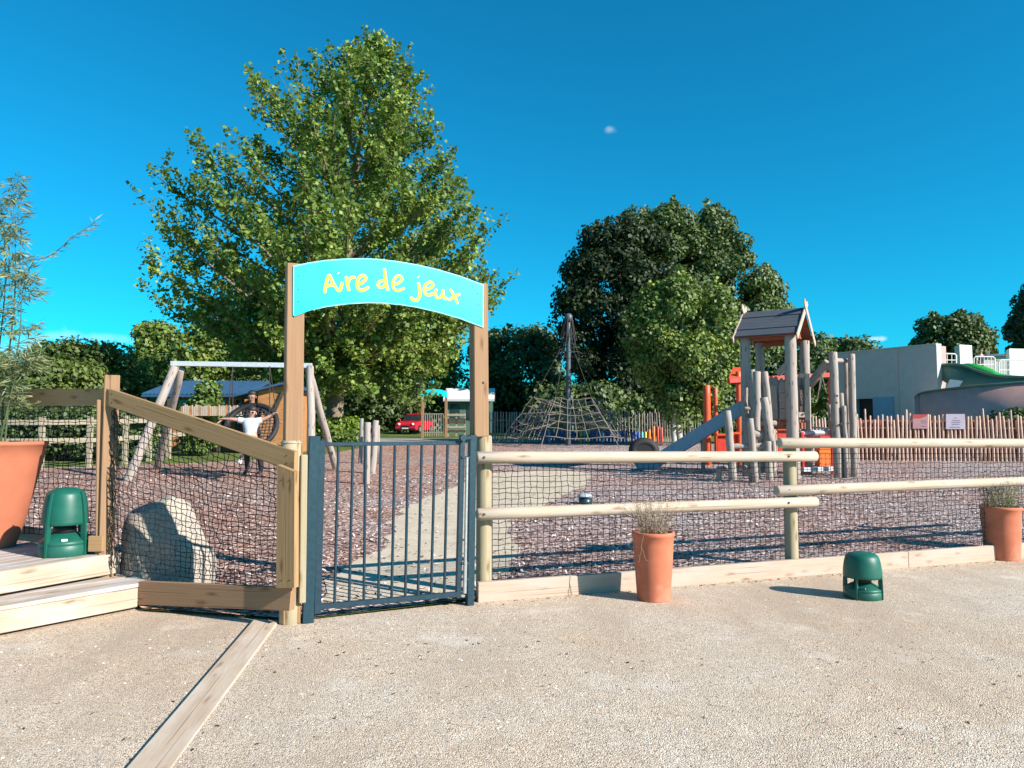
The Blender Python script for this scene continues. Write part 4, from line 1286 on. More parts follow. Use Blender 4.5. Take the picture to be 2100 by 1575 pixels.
for i in range(10):
    a = 2 * pi * i / 10; mb.tube([V(top.x + .15 * math.cos(a), yp + .15 * math.sin(a), top.z - .1), V(top.x + .34 * math.cos(a), yp + .34 * math.sin(a), top.z - .8 - .5 * R.random())], .022, 5)
mb.build('upper_ropes', M['ropedark'], root)
for i in range(6):
    p = corner(i, RB, zB); q = V(f.x, yp, p.z).lerp(p, 1.16); q.z = zm(q.y) - .05
    mb = MB(); mb.tube([p, q], .02, 6); mb.build('anchor_rope', M['rope'], root)

# half buried tyre
f = Gm(1320, 931); f.y = 25.5; f.x = at(1320, 900, 25.5).x; f.z = zm(25.5)
mb = MB(); rr_ = .47
mb.tube([f + V(math.cos(a) * rr_ * .78, math.sin(a) * .2 * 0, .12 + math.sin(a) * rr_ * .62) for a in [2 * pi * i / 28 for i in range(28)]], .16, 10, False, True, True)
root = thing('half_tyre', f, 'black tractor tyre half sunk in the mulch by the slide', 'tyre')
mb.build('casing', M['tyre'], root)
mb = MB(); mb.tube([f + V(0, -.13, .12), f + V(0, .08, .12)], .33, 20); mb.build('hole_shade', M['dark'], root)  # dark disc plugs the tyre's hole, its shade put into the colour

# ------------------------------------------------------------------ wooden play tower
pA, pB = at(1534, 980, 17.35), at(1628, 972, 16.8)
uu = (V(pB.x, pB.y, 0) - V(pA.x, pA.y, 0)); UL = uu.length; uu.normalize(); vv = V(-uu.y, uu.x, 0); VLn = 1.4
TO = V(pA.x, pA.y, 0)
tp = lambda u_, v_, z: TO + uu * u_ + vv * v_ + V(0, 0, z)
root = thing('play_tower', tp(UL / 2, VLn / 2, zm(17.5)), 'weathered log play tower with a dark gabled roof and crossed bargeboards', 'play tower')
zpl = 1.66; zev = at(1580, 684, 17).z
for (u_, v_), r_, tz in (((0, 0), .125, 3.66), ((UL, 0), .14, 3.68), ((UL, VLn), .125, 3.62), ((0, VLn), .115, 3.62)):
    p = tp(u_, v_, 0); mb = MB(); mb.log(V(p.x, p.y, zm(p.y) - .1), V(p.x + R.uniform(-.03, .03), p.y, tz), r_, 16, .012, .08); mb.build('post', M['greywood'], root)
zr = 4.28
for s_ in (0, 1):
    e0, e1 = (-.2, UL + .17)
    ve = -.2 if s_ == 0 else VLn + .2
    ze = 3.60
    q = [tp(e0, ve, ze), tp(e1, ve, ze), tp(e1, VLn / 2, zr), tp(e0, VLn / 2, zr)]
    nn_ = (q[1] - q[0]).cross(q[3] - q[0]).normalized()
    if nn_.z < 0: nn_ = -nn_
    mb = MB()
    for b_ in range(4):
        f0, f1 = b_ / 4, (b_ + 1) / 4
        lift = nn_ * .012 * (b_ % 2 + 1)
        a0, a1 = q[0].lerp(q[3], f0), q[0].lerp(q[3], f1 + .015)
        c1, c0_ = q[1].lerp(q[2], f1 + .015), q[1].lerp(q[2], f0)
        mb.prism([a0 + lift, c0_ + lift, c1 + lift * .4, a1 + lift * .4], nn_ * .03)
    mb.build('roof', M['roofshingle'], root)
    mb = MB(); mb.prism([p - nn_ * .002 for p in q], -nn_ * .02); mb.build('roof_lining', M['rednoise'], root)
    for uo in (e0 - .035, e1 + .005):
        d_ = (tp(uo, VLn / 2, zr) - tp(uo, ve, ze)); L_b = d_.length; d_.normalize()
        mb = MB(); st = tp(uo + .015, ve, ze) - d_ * .12; en = tp(uo + .015, VLn / 2, zr) + d_ * .30
        wv = nn_
        pts = [st - wv * .07, st + wv * .07, en + wv * .075 - d_ * .05, en + wv * .02 + d_ * .04, en - wv * .02 - d_ * .06, en - wv * .05 + d_ * .06, en - wv * .07 - d_ * .1]
        mb.prism([p + uu * (.022 if s_ else 0) for p in pts], uu * .02)
        mb.build('bargeboard', M['pale'], root)
mb = MB()
for g in (0.02, UL - .04):
    mb.prism([tp(g, .02, 3.64), tp(g, VLn - .02, 3.64), tp(g, VLn / 2, zr - .04)], uu * .03)
mb.build('gable_panel', M['rednoise'], root)
mb = MB()
for v_ in (0.02, VLn - .02): mb.bar(tp(-.15, v_, 3.57), tp(UL + .12, v_, 3.57), .09, .1)
mb.build('eaves_beam', M['rednoise'], root)
mb = MB()
for k in range(8): mb.bar(tp(0, .09 + k * .18, zpl), tp(UL, .09 + k * .18, zpl), .165, .045)
mb.bar(tp(-.05, 0, zpl - .12), tp(UL + .05, 0, zpl - .12), .08, .16); mb.bar(tp(UL, -.05, zpl - .12), tp(UL, VLn + .05, zpl - .12), .08, .16)
mb.build('platform', M['rednoise'], root)


def plankrow(a, b, n_, z0_, z1_, wv_=.03):
    for k in range(n_):
        c = a.lerp(b, (k + .5) / n_); wd_ = (b - a).length / n_ * R.uniform(.78, .92); d_ = (b - a).normalized(); h0, h1 = z0_ + R.uniform(-.04, .04), z1_ + R.uniform(-.12, .1)
        lean = R.uniform(-.03, .03)
        pts = [c - d_ * wd_ / 2 + V(0, 0, h0), c + d_ * wd_ / 2 + V(0, 0, h0), c + d_ * (wd_ / 2 + lean) + V(0, 0, h1 - .06), c + d_ * (wd_ * .25 + lean) + V(0, 0, h1), c - d_ * (wd_ * .25 - lean) + V(0, 0, h1), c - d_ * (wd_ / 2 - lean) + V(0, 0, h1 - .06)]
        mb = MB(); mb.prism(pts, vv * .03); mb.build('baluster', M['greywood'], root)


plankrow(tp(.06, VLn - .1, 0), tp(UL - .06, VLn - .1, 0), 7, zpl + .05, zpl + 1.05)
plankrow(tp(UL - .5, .02, 0), tp(UL - .1, .02, 0), 2, zpl - .15, zpl + .85)
mb = MB()
for z_ in (zpl + .3, zpl + .8): mb.bar(tp(.0, VLn - .04, z_), tp(UL, VLn - .04, z_), .06, .07)
mb.build('rail', M['greywood'], root)
mb = MB()
Ylt = 17.2
mb.bar(at(1655, 766, Ylt), at(1655, 862, Ylt), .05, .11); mb.bar(at(1638, 770, Ylt + .05), at(1655, 771, Ylt + .05), .1, .1); mb.bar(at(1636, 851, Ylt), at(1652, 851, Ylt), .1, .12)
mb.build('side_frame', M['pale'], root)
mb = MB()
for k in range(5):
    for l in range(4):
        a, b = at(1640 + k * 3.2, 790 + l * 14, 17.6), at(1640 + (k + 1) * 3.2, 790 + (l + 1) * 14, 17.6); mb.tube([a, b], .014, 4)
        a, b = at(1640 + (k + 1) * 3.2, 790 + l * 14, 17.6), at(1640 + k * 3.2, 790 + (l + 1) * 14, 17.6); mb.tube([a, b], .014, 4)
mb.build('climbing_net', M['rope'], root)
# ramp logs on the left
ramp = [((1491, 842), (1503, 985), 15.9, .085), ((1542, 758), (1549, 870), 17.0, .075), ((1552, 762), (1551, 990), 16.6, .09), ((1568, 762), (1583, 902), 16.6, .075), ((1566, 815), (1580, 905), 16.2, .09), ((1538, 858), (1549, 990), 15.9, .075), ((1575, 905), (1578, 985), 15.9, .075), ((1585, 880), (1587, 975), 16.4, .06), ((1530, 795), (1531, 870), 17.2, .05), ((1601, 782), (1607, 860), 17.5, .06), ((1590, 800), (1597, 860), 17.6, .05)]
for (x, y), (x2, y2), Yd, r_ in ramp:
    mb = MB(); mb.log(at(x, y, Yd), at(x2, y2, Yd), r_ * .95, 12, .012, -.1); mb.build('ramp_log', M['greywood'], root)
for (x, y), (x2, y2), Yd, r_ in (((1499, 916), (1580, 913), 15.98, .06), ((1522, 865), (1592, 868), 16.75, .06), ((1470, 961), (1552, 957), 16.1, .05), ((1540, 889), (1562, 893), 16.3, .1), ((1526, 838), (1570, 838), 17.0, .04)):
    mb = MB(); mb.log(at(x, y, Yd), at(x2, y2, Yd), r_, 12, .006); mb.build('rung', M['greywood'], root)
for x, yd in ((1474, 16.1), (1541, 16.05)):
    f = at(x, 962, yd); mb = MB(); mb.log(V(f.x, f.y, zm(f.y) - .05), f, .06, 10); mb.build('stub', M['greywood'], root)
mb = MB(); mb.log(at(1660, 790, 17.6), at(1698, 742, 17.2), .10, 12, .004); mb.build('cross_log', M['greywood'], root)
mb = MB(); mb.bar(at(1594, 768, 17.5), at(1624, 738, 17.3), .03, .16); mb.build('brace_board', M['pale'], root)
mb = MB()
for a, b in (((1684, 765), (1676, 820)), ((1684, 765), (1694, 805)), ((1688, 765), (1680, 800))): mb.tube([at(*a, 17.3), at(*b, 17.3)], .013, 5)
mb.build('hanging_rope', M['rope'], root)
# slide
a0, a1 = at(1520, 842, 17.75), at(1340, 958, 18.9)
a1.z = max(a1.z, zm(18.9) + .12)
dS = (a1 - a0).normalized(); wS = V(.35, .94, 0); wS = (wS - dS * wS.dot(dS)).normalized(); nS = dS.cross(wS).normalized()
if nS.z < 0: nS = -nS
chute = thing('slide', V(a1.x, a1.y, zm(a1.y)), 'straight blue grey slide running down to the left of the tower', 'slide')
pth_ = [a0 - dS * .25 + V(0, 0, -.02), a0, a0.lerp(a1, .3), a0.lerp(a1, .6), a0.lerp(a1, .9), a1, a1 - V(dS.x, dS.y, 0) * -.45]
for off_, h_ in ((-.26, .30), (.26, .30)):
    mb = MB()
    A_l = [p + wS * off_ - nS * .10 for p in pth_]; B_l = [p + wS * off_ + nS * (h_ - .10) for p in pth_]
    mb.strip(A_l, B_l, .03, wS, False); mb.build('side_wall', M['slide'], chute)
mb = MB(); mb.strip([p - wS * .25 for p in pth_], [p + wS * .25 for p in pth_], .012, nS, False); mb.build('bed', M['steel'], chute)
mb = MB()
for t_ in (.15, .45):
    p = a0.lerp(a1, t_) - nS * .1; mb.log(V(p.x, p.y, zm(p.y) - .05), p, .05, 10)
mb.build('support', M['darkpicket'], chute)

# climbing poles right of the tower
root = thing('climbing_poles', Gm(1730, 968), 'cluster of tall grey climbing poles at the right of the play tower', 'climbing frame')
for (x, y), (x2, y2), Yd, r_, m_ in (((1708, 722), (1719, 972), 16.9, .1, 'greywood'), ((1746, 726), (1752, 966), 17.1, .085, 'greywood'), ((1734, 736), (1741, 962), 17.4, .065, 'greywood'), ((1725, 806), (1733, 968), 16.9, .055, 'greywood'), ((1731, 832), (1736, 966), 16.8, .05, 'greywood'), ((1700, 830), (1708, 900), 17.8, .05, 'darkpicket')):
    f = Gm(x2, y2); a, b = at(x, y, Yd), at(x2, y2, Yd); b.z = zm(Yd) - .05 if m_ == 'greywood' else b.z
    mb = MB(); mb.log(b, a, r_, 14, .012, .06); mb.build('pole', M[m_], root)
mb = MB(); mb.log(at(1708, 739, 16.95), at(1738, 740, 17.3), .055, 10); mb.build('rung', M['greywood'], root)
for x, y in ((1716, 812), (1725, 869), (1738, 868), (1715, 826)):
    mb = MB(); p = at(x, y, 16.78); mb.tube([p, p + V(0, -.03, 0)], .025, 8); mb.build('bolt', M['bolt'], root)

# red play structure behind
root = thing('red_play_house', at(1580, 930, 20.6) * 1.0, 'red playhouse with posts and panels behind the log tower', 'playhouse')
root.location.z = zm(20.6)
for x, y, r_, Yd in ((1449, 790, .10, 20.6), (1467, 795, .06, 21.6), (1514, 762, .075, 20.6), (1512, 770, .05, 22), (1702, 765, .06, 21.5)):
    p = at(x, y, Yd); mb = MB(); mb.log(V(p.x, p.y, zm(Yd) - .1), p, r_, 14); mb.build('post', M['redorange'], root)
mb = MB(); mb.prism([at(1495, 778, 20.5), at(1525, 778, 20.5), at(1525, 757, 21.2), at(1503, 758, 21.2)], V(0, 0, .06)); mb.build('roof', M['redorange'], root)
mb = MB(); mb.bar(at(1494, 781, 20.4), at(1714, 768, 21.4), .12, .13); mb.build('beam', M['red'], root)
for x0, x1, y0, y1, Yd, m_ in ((1472, 1500, 893, 935, 20.4, 'red'), (1505, 1590, 890, 935, 20.6, 'red'), (1596, 1622, 882, 933, 20.2, 'red')):
    a, b, c, d = at(x0, y0, Yd), at(x1, y0, Yd), at(x1, y1, Yd), at(x0, y1, Yd)
    mb = MB(); mb.prism([d, c, b, a], V(0, .05, 0)); mb.build('panel', M[m_], root)
    mb = MB(); mb.bar(a + V(-.05, -.03, .02), b + V(.05, -.03, .02), .1, .06); mb.build('panel_rail', M['redorange'], root)
# rolled red and white board, orange crate
root = thing('red_striped_bench', at(1668, 930, 17.9), 'red and white striped bench at the foot of the tower', 'bench')
root.location.z = zm(17.9)
mb = MB(); mb.log(at(1636, 889, 17.9), at(1712, 887, 17.9), .075, 12); mb.build('backrest', M['galv'], root)
mb = MB(); mb.bar(at(1640, 898, 17.7), at(1712, 896, 17.7), .3, .05); mb.build('seat', M['red'], root)
for x in (1645, 1707):
    p = at(x, 900, 17.8); mb = MB(); mb.bar(V(p.x, p.y, zm(17.8) - .03), V(p.x, p.y, at(x, 886, 17.8).z), .07, .07); mb.build('leg', M['red'], root)
root = thing('orange_crate', Gm(1695, 957), 'open orange plastic crate beside the climbing poles', 'crate')
yc_ = Gm(1695, 957).y; a = at(1680, 917, yc_); b = at(1712, 957, yc_); zb = zm(yc_) + .005
w0, h0 = b.x - a.x, a.z - zb
for (p, q) in ((V(a.x, yc_, 0), V(b.x, yc_, 0)), (V(a.x, yc_ + .3, 0), V(b.x, yc_ + .3, 0)), (V(a.x, yc_ + .02, 0), V(a.x, yc_ + .28, 0)), (V(b.x, yc_ + .02, 0), V(b.x, yc_ + .28, 0))):
    mb = MB(); mb.bar(V(p.x, p.y, zb + h0 / 2), V(q.x, q.y, zb + h0 / 2), .018, h0, ch=.003); mb.build('side', M['orange'], root)
mb = MB(); mb.bar(V(a.x, yc_ - .012, zb + h0 * .93), V(b.x, yc_ - .012, zb + h0 * .93), .03, .04); mb.build('rim', M['orange'], root)
mb = MB(); mb.bar(at(1645, 963, 17.5) * 1.0, at(1708, 961, 17.8), .12, .10); 
p_ = Gm(1676, 965); tag(mb.build('edging_log', M['galv'], None, p_), 'pale grey edging beam lying in the mulch below the tower', 'edging beam')
f = Gm(1658, 955); root = thing('toy_bucket', f, 'small red bucket on the mulch left of the orange crate', 'bucket')
mb = MB(); mb.lathe(f, [(0, 0), (.1, 0), (.13, .3), (.12, .3), (.09, .02)], 20); mb.build('body', M['red'], root)
mb = MB(); mb.tube([f + V(.13 * math.cos(a), 0, .29 + .12 * math.sin(a)) for a in [pi * i / 8 for i in range(9)]], .008, 5); mb.build('handle', M['steel'], root)


# ------------------------------------------------------------------ palisade fences
def palisade(label, pts, n_, mat, r_, hpx, backing=None, jit=.14):
    """pts: photo positions of the fence foot (x, y)"""
    W = [Gm(*p) for p in pts]
    cum = [0]
    for a, b in zip(W, W[1:]): cum.append(cum[-1] + (b - a).length)
    root = thing('picket_fence', W[0], label, 'fence', 'fences of upright round pickets')

    def P(d):
        for i in range(len(W) - 1):
            if d <= cum[i + 1] or i == len(W) - 2: return W[i].lerp(W[i + 1], (d - cum[i]) / (cum[i + 1] - cum[i]))
    for k in range(n_):
        p = P(cum[-1] * (k + .5) / n_); h = hpx * (1 + R.choice([0, 0, R.uniform(-.08, .05), jit * R.random(), -.1 * R.random()])) + R.uniform(-.03, .03)
        lean = R.gauss(0, .02)
        mb = MB(); rr_ = r_ * R.uniform(.8, 1.15)
        mid = p + V(lean * .5 + R.gauss(0, .012), 0, h * .5)
        mb.tube([p - V(0, 0, .1), mid, p + V(lean, 0, h - .015), p + V(lean, 0, h)], [rr_, rr_, rr_ * .9, rr_ * .6], 7)
        mb.build('picket', mat, root)
    for f_ in (.28, .72):
        mb = MB(); mb.tube([w_ + V(0, .06, hpx * f_) for w_ in W], .028, 6); mb.build('rail', mat, root)
    if backing:
        nb = (W[-1] - W[0]).cross(V(0, 0, 1)).normalized()
        if nb.y < 0: nb = -nb
        mb = MB()
        for a, b in zip(W, W[1:]):
            a, b = a + nb * .16, b + nb * .16
            mb.prism([a - V(0, 0, .1), b - V(0, 0, .1), b + V(0, 0, hpx * .9), a + V(0, 0, hpx * .9)], nb * .02)
        mb.build('screen', backing, root)
    return root


palisade('picket fence with reddish screen, right of the play tower below the grey wall', [(1757, 944), (2180, 947)], 50, M['picket'], .034, 1.36, M['rednoise'])
palisade('picket fence seen between the logs of the play tower', [(1590, 925), (1754, 943)], 24, M['picket'], .034, 1.3)
palisade('dark picket fence in tree shade left of the red playhouse', [(1225, 905), (1440, 908)], 42, M['darkpicket'], .032, 1.42)  # tree shade is put into the darker picket colour
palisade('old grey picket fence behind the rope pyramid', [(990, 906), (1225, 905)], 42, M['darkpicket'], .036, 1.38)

# notices on the right fence
for x0, x1, y0, y1, mm, l in ((1872, 1903, 850, 879, 'signpink', 'small red and pink notice board on the right picket fence'), (1940, 1979, 849, 880, 'signpale', 'pale lilac notice board on the right picket fence')):
    ax = Gm(1757, 944); bx2 = Gm(2180, 947); fd = (bx2 - ax); fd.z = 0; fd.normalize(); fn = V(fd.y, -fd.x, 0)
    pl_ = ax + fn * .06
    q = [onpl(x, y, pl_, fn) for x, y in ((x0, y1), (x1, y1), (x1, y0), (x0, y0))]
    root = thing('notice_board', q[0], l, 'sign', 'notices on the right picket fence')
    mb = MB(); mb.prism(q, -fn * .015); mb.build('panel', M[mm], root)
    if mm == 'signpink':
        mb = MB(); mb.prism([onpl(x, y, pl_ + fn * .003, fn) for x, y in ((x0, y0 + 8), (x0 + 15, y0 + 8), (x1 - 4, y0 + 4), (x1, y0), (x0, y0))], -fn * .002); mb.build('heading', M['signred'], root)
        lines = [(1888, 1899, 863), (1890, 1900, 867), (1889, 1900, 874)]
    else: lines = [(1957, 1963, 857), (1953, 1968, 862), (1951, 1969, 866), (1952, 1968, 870), (1948, 1969, 876)]
    for a_, b_, y in lines:
        mb = MB(); mb.prism([onpl(a_, y + .7, pl_ + fn * .003, fn), onpl(b_, y + .7, pl_ + fn * .003, fn), onpl(b_, y - .5, pl_ + fn * .003, fn), onpl(a_, y - .5, pl_ + fn * .003, fn)], -fn * .002); mb.build('text_line', M['ink'], root)
p = Gm(1890, 943); mb = MB(); tp_ = onpl(1890, 878, p - V(0, .12, 0), V(0, -1, 0)); mb.log(V(tp_.x, tp_.y, zm(tp_.y) - .05), tp_, .03, 10); tag(mb.build('white_stake', M['white'], None, p), 'white stake under the red notice on the picket fence', 'stake')

# coloured pickets
cx = [1112 + 7.2 * i for i in range(25)] + [1296, 1303, 1310, 1317, 1324, 1332, 1341, 1349, 1357]
for i, x in enumerate(cx):
    f = Gm(x, 906)
    f.y -= .5; f.z = zm(f.y); f.x = at(x, 890, f.y).x
    if i < 25: mm, ty = ('bluep', 'bluep', 'cyanp', 'bluep', 'bluep')[i % 5] if i not in (11, 13) else 'yel', 884
    else: mm, ty = [('bluep', 887), ('bluep', 885), ('bluep', 888), ('cyanp', 887), ('yel', 887), ('orange', 882), ('orange', 876), ('red', 876), ('red', 878)][i - 25]
    mb = MB(); mb.tube([f - V(0, 0, .05), V(f.x, f.y, at(x, ty, f.y).z), V(f.x, f.y, at(x, ty - 2, f.y).z)], [.055, .055, .02], 8)
    mb.build('coloured_picket', M[mm], None, f)
    o = bpy.context.scene.objects[-1] if False else None
nm = {'blue_paint': 'blue', 'sky_blue_paint': 'light blue', 'yellow_paint': 'yellow', 'orange_plastic': 'orange', 'red_paint': 'red'}
for o in list(scn.objects):
    if o.name.startswith('coloured_picket'):
        col_ = nm[o.data.materials[0].name]; far = (o.location.x / o.location.y * F + CX) < 1290
        tag(o, 'short %s painted picket in the low row %s' % (col_, 'behind the rope pyramid' if far else 'right of the rope pyramid'), 'picket', ('%s pickets %s' % (col_, 'behind the pyramid' if far else 'right of the pyramid')))

# ------------------------------------------------------------------ back rail fence at the left
root = thing('post_rail_fence', Gm(83, 961), 'old post and rail fence at the back left behind the netting', 'fence')
pts = [(-60, 962), (83, 961), (182, 958), (256, 951), (305, 945), (345, 940), (450, 925), (560, 915)]
W = [Gm(*p) for p in pts]
for w_ in W:
    mb = MB(); mb.bar(w_ - V(0, 0, .1), w_ + V(0, 0, 1.36), .13, .11, up=V(0, 1, 0)); mb.build('post', M['farfence'], root)
for a, b in zip(W, W[1:]):
    for z_ in (.72, 1.2):
        mb = MB(); mb.bar(a + V(0, -.08, z_), b + V(0, -.08, z_), .04, .13); mb.build('rail', M['farfence'], root)

# ------------------------------------------------------------------ second arch, car, mobile home at the back
Ya = 39.5
root = thing('small_arch', at(890, 890, Ya), 'distant wooden arch with a blank cyan board beside the red car', 'arch')
for x in (867, 915):
    p = at(x, 800, Ya); mb = MB(); mb.bar(V(p.x, Ya, zm(Ya) - .1), p, .14, .12, up=V(0, -1, 0)); mb.build('post', M['plank2'], root)
up_ = [at(x, y, Ya - .08) for x, y in ((863, 802), (875, 798.5), (890, 797.5), (905, 799), (917, 803), (917, 816), (905, 812), (890, 810.5), (875, 812), (863, 815))]
mb = MB(); mb.prism(up_, V(0, .03, 0)); mb.build('sign_board', M['sign'], root)
root = thing('back_gate', at(890, 890, Ya), 'distant grey bar gate under the small arch', 'gate')
for i in range(9):
    x = 872 + i * 4.6; a = at(x, 889, Ya); mb = MB(); mb.tube([V(a.x, Ya, zm(Ya) + .06), at(x, 849, Ya)], .022, 5); mb.build('bar', M['darkpicket'], root)
mb = MB(); mb.bar(at(869, 849, Ya), at(913, 849, Ya), .04, .05); mb.bar(at(869, 887, Ya), at(913, 887, Ya), .04, .05); mb.build('frame', M['darkpicket'], root)


def car(c, yaw):
    root = thing('red_car', c, 'small red car parked under the trees behind the distant arch', 'car')
    fwd = V(math.cos(yaw), math.sin(yaw), 0); sd_ = V(-fwd.y, fwd.x, 0)
    Q = lambda x, y, z: c + fwd * x + sd_ * y + V(0, 0, z)
    lo = [(-1.9, .3), (-1.95, .6), (-1.85, .88), (-.9, .95), (.75, .95), (1.6, .82), (1.9, .66), (1.95, .35), (1.85, .22), (-1.8, .22)]
    mb = MB(); rings = []
    for y, k in ((-.83, .9), (-.78, .98), (-.4, 1), (.4, 1), (.78, .98), (.83, .9)):
        rings.append([Q(x * (.96 if k < .95 else 1), y, .55 + (z - .55) * k) for x, z in lo])
    mb.sweep(rings, [0, .1, .4, 1.2, 1.5, 1.6], [i * .3 for i in range(len(lo) + 1)], True, False)
    body = mb.build('body', M['carred'], root)
    ca_ = [(-1.75, .9), (-1.45, 1.36), (-1.0, 1.46), (.1, 1.46), (.85, .95)]
    mb = MB(); mb.sweep([[Q(x, y, z) for x, z in ca_] for y in (-.7, .7)], [0, 1], [i * .4 for i in range(6)]); mb.build('window', M['glass'], root)
    mb = MB(); mb.prism([Q(-1.42, -.6, 1.39), Q(-1.0, -.6, 1.485), Q(.1, -.6, 1.485), Q(.18, -.6, 1.43)], sd_ * 1.2); mb.build('roof', M['carred'], root)
    for x in (-1.2, 1.2):
        for y in (-.8, .8):
            mb = MB(); mb.tube([Q(x, y - .09, .3), Q(x, y + .09, .3)], .3, 20); wh = mb.build('wheel', M['tyre'], root)
            mb = MB(); mb.tube([Q(x, y - .1, .3), Q(x, y + .1, .3)], .17, 12); mb.build('rim', M['steel'], wh)
    for y in (-.55, .55):
        mb = MB(); mb.blob(Q(1.83, y, .66), (.12, .17, .1), 2); mb.build('headlight', M['lamp'], root)
        mb = MB(); mb.blob(Q(.75, y * 1.65, 1.0), (.07, .1, .07), 2); mb.build('mirror', M['carred'], root)
    mb = MB(); mb.bar(Q(1.96, -.3, .5), Q(1.96, .3, .5), .03, .14); mb.build('grille', M['dark'], root)
    mb = MB(); mb.bar(Q(1.99, -.25, .36), Q(1.99, .25, .36), .02, .1); mb.build('number_plate', M['white'], root)
    mb = MB(); mb.bar(Q(1.95, -.7, .3), Q(1.95, .7, .3), .08, .12); mb.build('bumper', M['dark'], root)
    return root


cc = at(851, 880, 45.5); cc.z = zm(45.5) + .02
car(cc, math.radians(-104)).scale = (.8, .8, .8)
# mobile home
Ym = 46.5
root = thing('small_cabin', at(975, 880, Ym), 'cabin with a white gable roof, shade painted into its wall, behind the slatted fence', 'cabin')
root.location.z = zm(43)
zb = zm(43) - .1
a, b = at(914, 830, Ym), at(1010, 830, Ym)
Q = lambda x, y, z: V(a.x + (b.x - a.x) * x, Ym + y, z)
ze, zri = at(930, 822, Ym).z, at(960, 797, Ym).z
mb = MB(); mb.prism([Q(0, 0, zb), Q(1, 0, zb), Q(1, 0, ze), Q(0, 0, ze)], V(0, 3.5, 0)); mb.build('wall', M['flumegreen'], root)  # shade under the roof is put into the dark wall colour
mb = MB(); mb.prism([Q(-.04, -.4, ze), Q(1.04, -.4, ze), Q(1.04, 1.75, zri), Q(-.04, 1.75, zri)], V(0, 0, .12)); mb.prism([Q(-.04, 3.9, ze), Q(1.04, 3.9, ze), Q(1.04, 1.76, zri), Q(-.04, 1.76, zri)], V(0, 0, .12)); mb.build('roof', M['white'], root)
for x0, x1 in ((.1, .3), (.45, .6)):
    mb = MB(); mb.prism([Q(x0, -.03, zb + 1.0), Q(x1, -.03, zb + 1.0), Q(x1, -.03, zb + 2.0), Q(x0, -.03, zb + 2.0)], V(0, .02, 0)); mb.build('window', M['glass'], root)
mb = MB(); mb.bar(Q(-.04, -.45, ze + .02), Q(1.04, -.45, ze + .02), .06, .14); mb.build('gutter', M['galv'], root)
root = thing('slatted_fence', at(932, 890, 41), 'dark slatted fence right of the distant arch', 'fence'); root.location.z = zm(41)
for x in (919, 936, 953):
    p = at(x, 848, 41); mb = MB(); mb.bar(V(p.x, 41, zm(41) - .1), p, .1, .1); mb.build('post', M['darkpicket'], root)
for y in (851, 860, 866, 876, 884):
    mb = MB(); mb.bar(at(917, y, 40.92), at(955, y, 40.92), .03, .12); mb.build('rail', M['farfence'] if y in (851, 876) else M['barkdark'], root)

# ------------------------------------------------------------------ chalets at the left
Yc2 = 26.2
root = thing('wooden_chalet', at(400, 890, Yc2), 'long wooden chalet with a blue metal roof behind the swing', 'chalet')
root.location.z = zm(Yc2)
zb = zm(Yc2) - .1
a, b = at(292, 812, Yc2), at(500, 812, Yc2); ze, zri = at(400, 814, Yc2).z, at(400, 787, Yc2 + 2.5).z
Q = lambda x, y, z: V(a.x + (b.x - a.x) * x, Yc2 + y, z)
mb = MB(); mb.prism([Q(.02, 1, zb), Q(.98, 1, zb), Q(.98, 1, ze), Q(.02, 1, ze)], V(0, 3.2, 0)); mb.build('wall', M['chalet'], root)
mb = MB(); mb.prism([Q(-.01, 0, ze), Q(1.01, 0, ze), Q(1.01, 2.5, zri), Q(-.01, 2.5, zri)], V(0, 0, .07)); mb.prism([Q(-.01, 5, ze), Q(1.01, 5, ze), Q(1.01, 2.51, zri), Q(-.01, 2.51, zri)], V(0, 0, .07))
for i in range(26):
    x = i / 25; mb.bar(Q(x, 0, ze + .1), Q(x, 2.5, zri + .1), .07, .06)
mb.build('roof', M['roofblue'], root)
for x0, x1, mm in ((.24, .33, 'glass'), (.4, .44, 'dark'), (.62, .72, 'glass'), (.82, .88, 'glass')):
    mb = MB(); mb.prism([Q(x0, .97, zb + .9), Q(x1, .97, zb + .9), Q(x1, .97, zb + 2.0), Q(x0, .97, zb + 2.0)], V(0, .02, 0)); mb.build('window', M[mm], root)
for x in (.02, .25, .5, .75, .98):
    mb = MB(); mb.bar(Q(x, .1, zb), Q(x, .1, ze), .1, .1); mb.build('veranda_post', M['barkdark'], root)
root = thing('wooden_chalet', at(560, 890, 25.5), 'small chalet with an upright board gable beside the left arch post', 'chalet')
root.location.z = zm(25.5)
p0, p1 = at(528, 860, 25.5), at(600, 860, 25.5)
zc_ = zm(25.5) - .1
mb = MB(); gd_ = V(p1.x - p0.x, 0, 0)
mb.prism([V(p0.x, 25.5, zc_), V(p1.x, 25.5, zc_), V(p1.x, 25.5, at(600, 794, 25.5).z), V(p0.x + gd_.x * .65, 25.5, at(575, 787, 25.5).z), V(p0.x, 25.5, at(528, 801, 25.5).z)], V(0, 2.4, 0)); mb.build('wall', M['chalet'], root)
mb = MB(); mb.prism([at(474, 811, 25.25), at(578, 784, 25.25), at(579, 788, 25.25), at(474, 815, 25.25)], V(0, 2.9, 0)); mb.prism([at(579, 784, 25.25), at(612, 794, 25.25), at(612, 798, 25.25), at(579, 788, 25.25)], V(0, 2.9, 0)); mb.build('roof', M['roofblue'], root)
mb = MB(); mb.bar(at(562, 845, 25.42), at(581, 803, 25.42), .05, .1); mb.build('brace', M['barkdark'], root)
root = thing('terrace_railing', at(440, 855, 24.2), 'pale upright slat railing in front of the chalet terrace', 'railing'); root.location.z = zm(24.2)
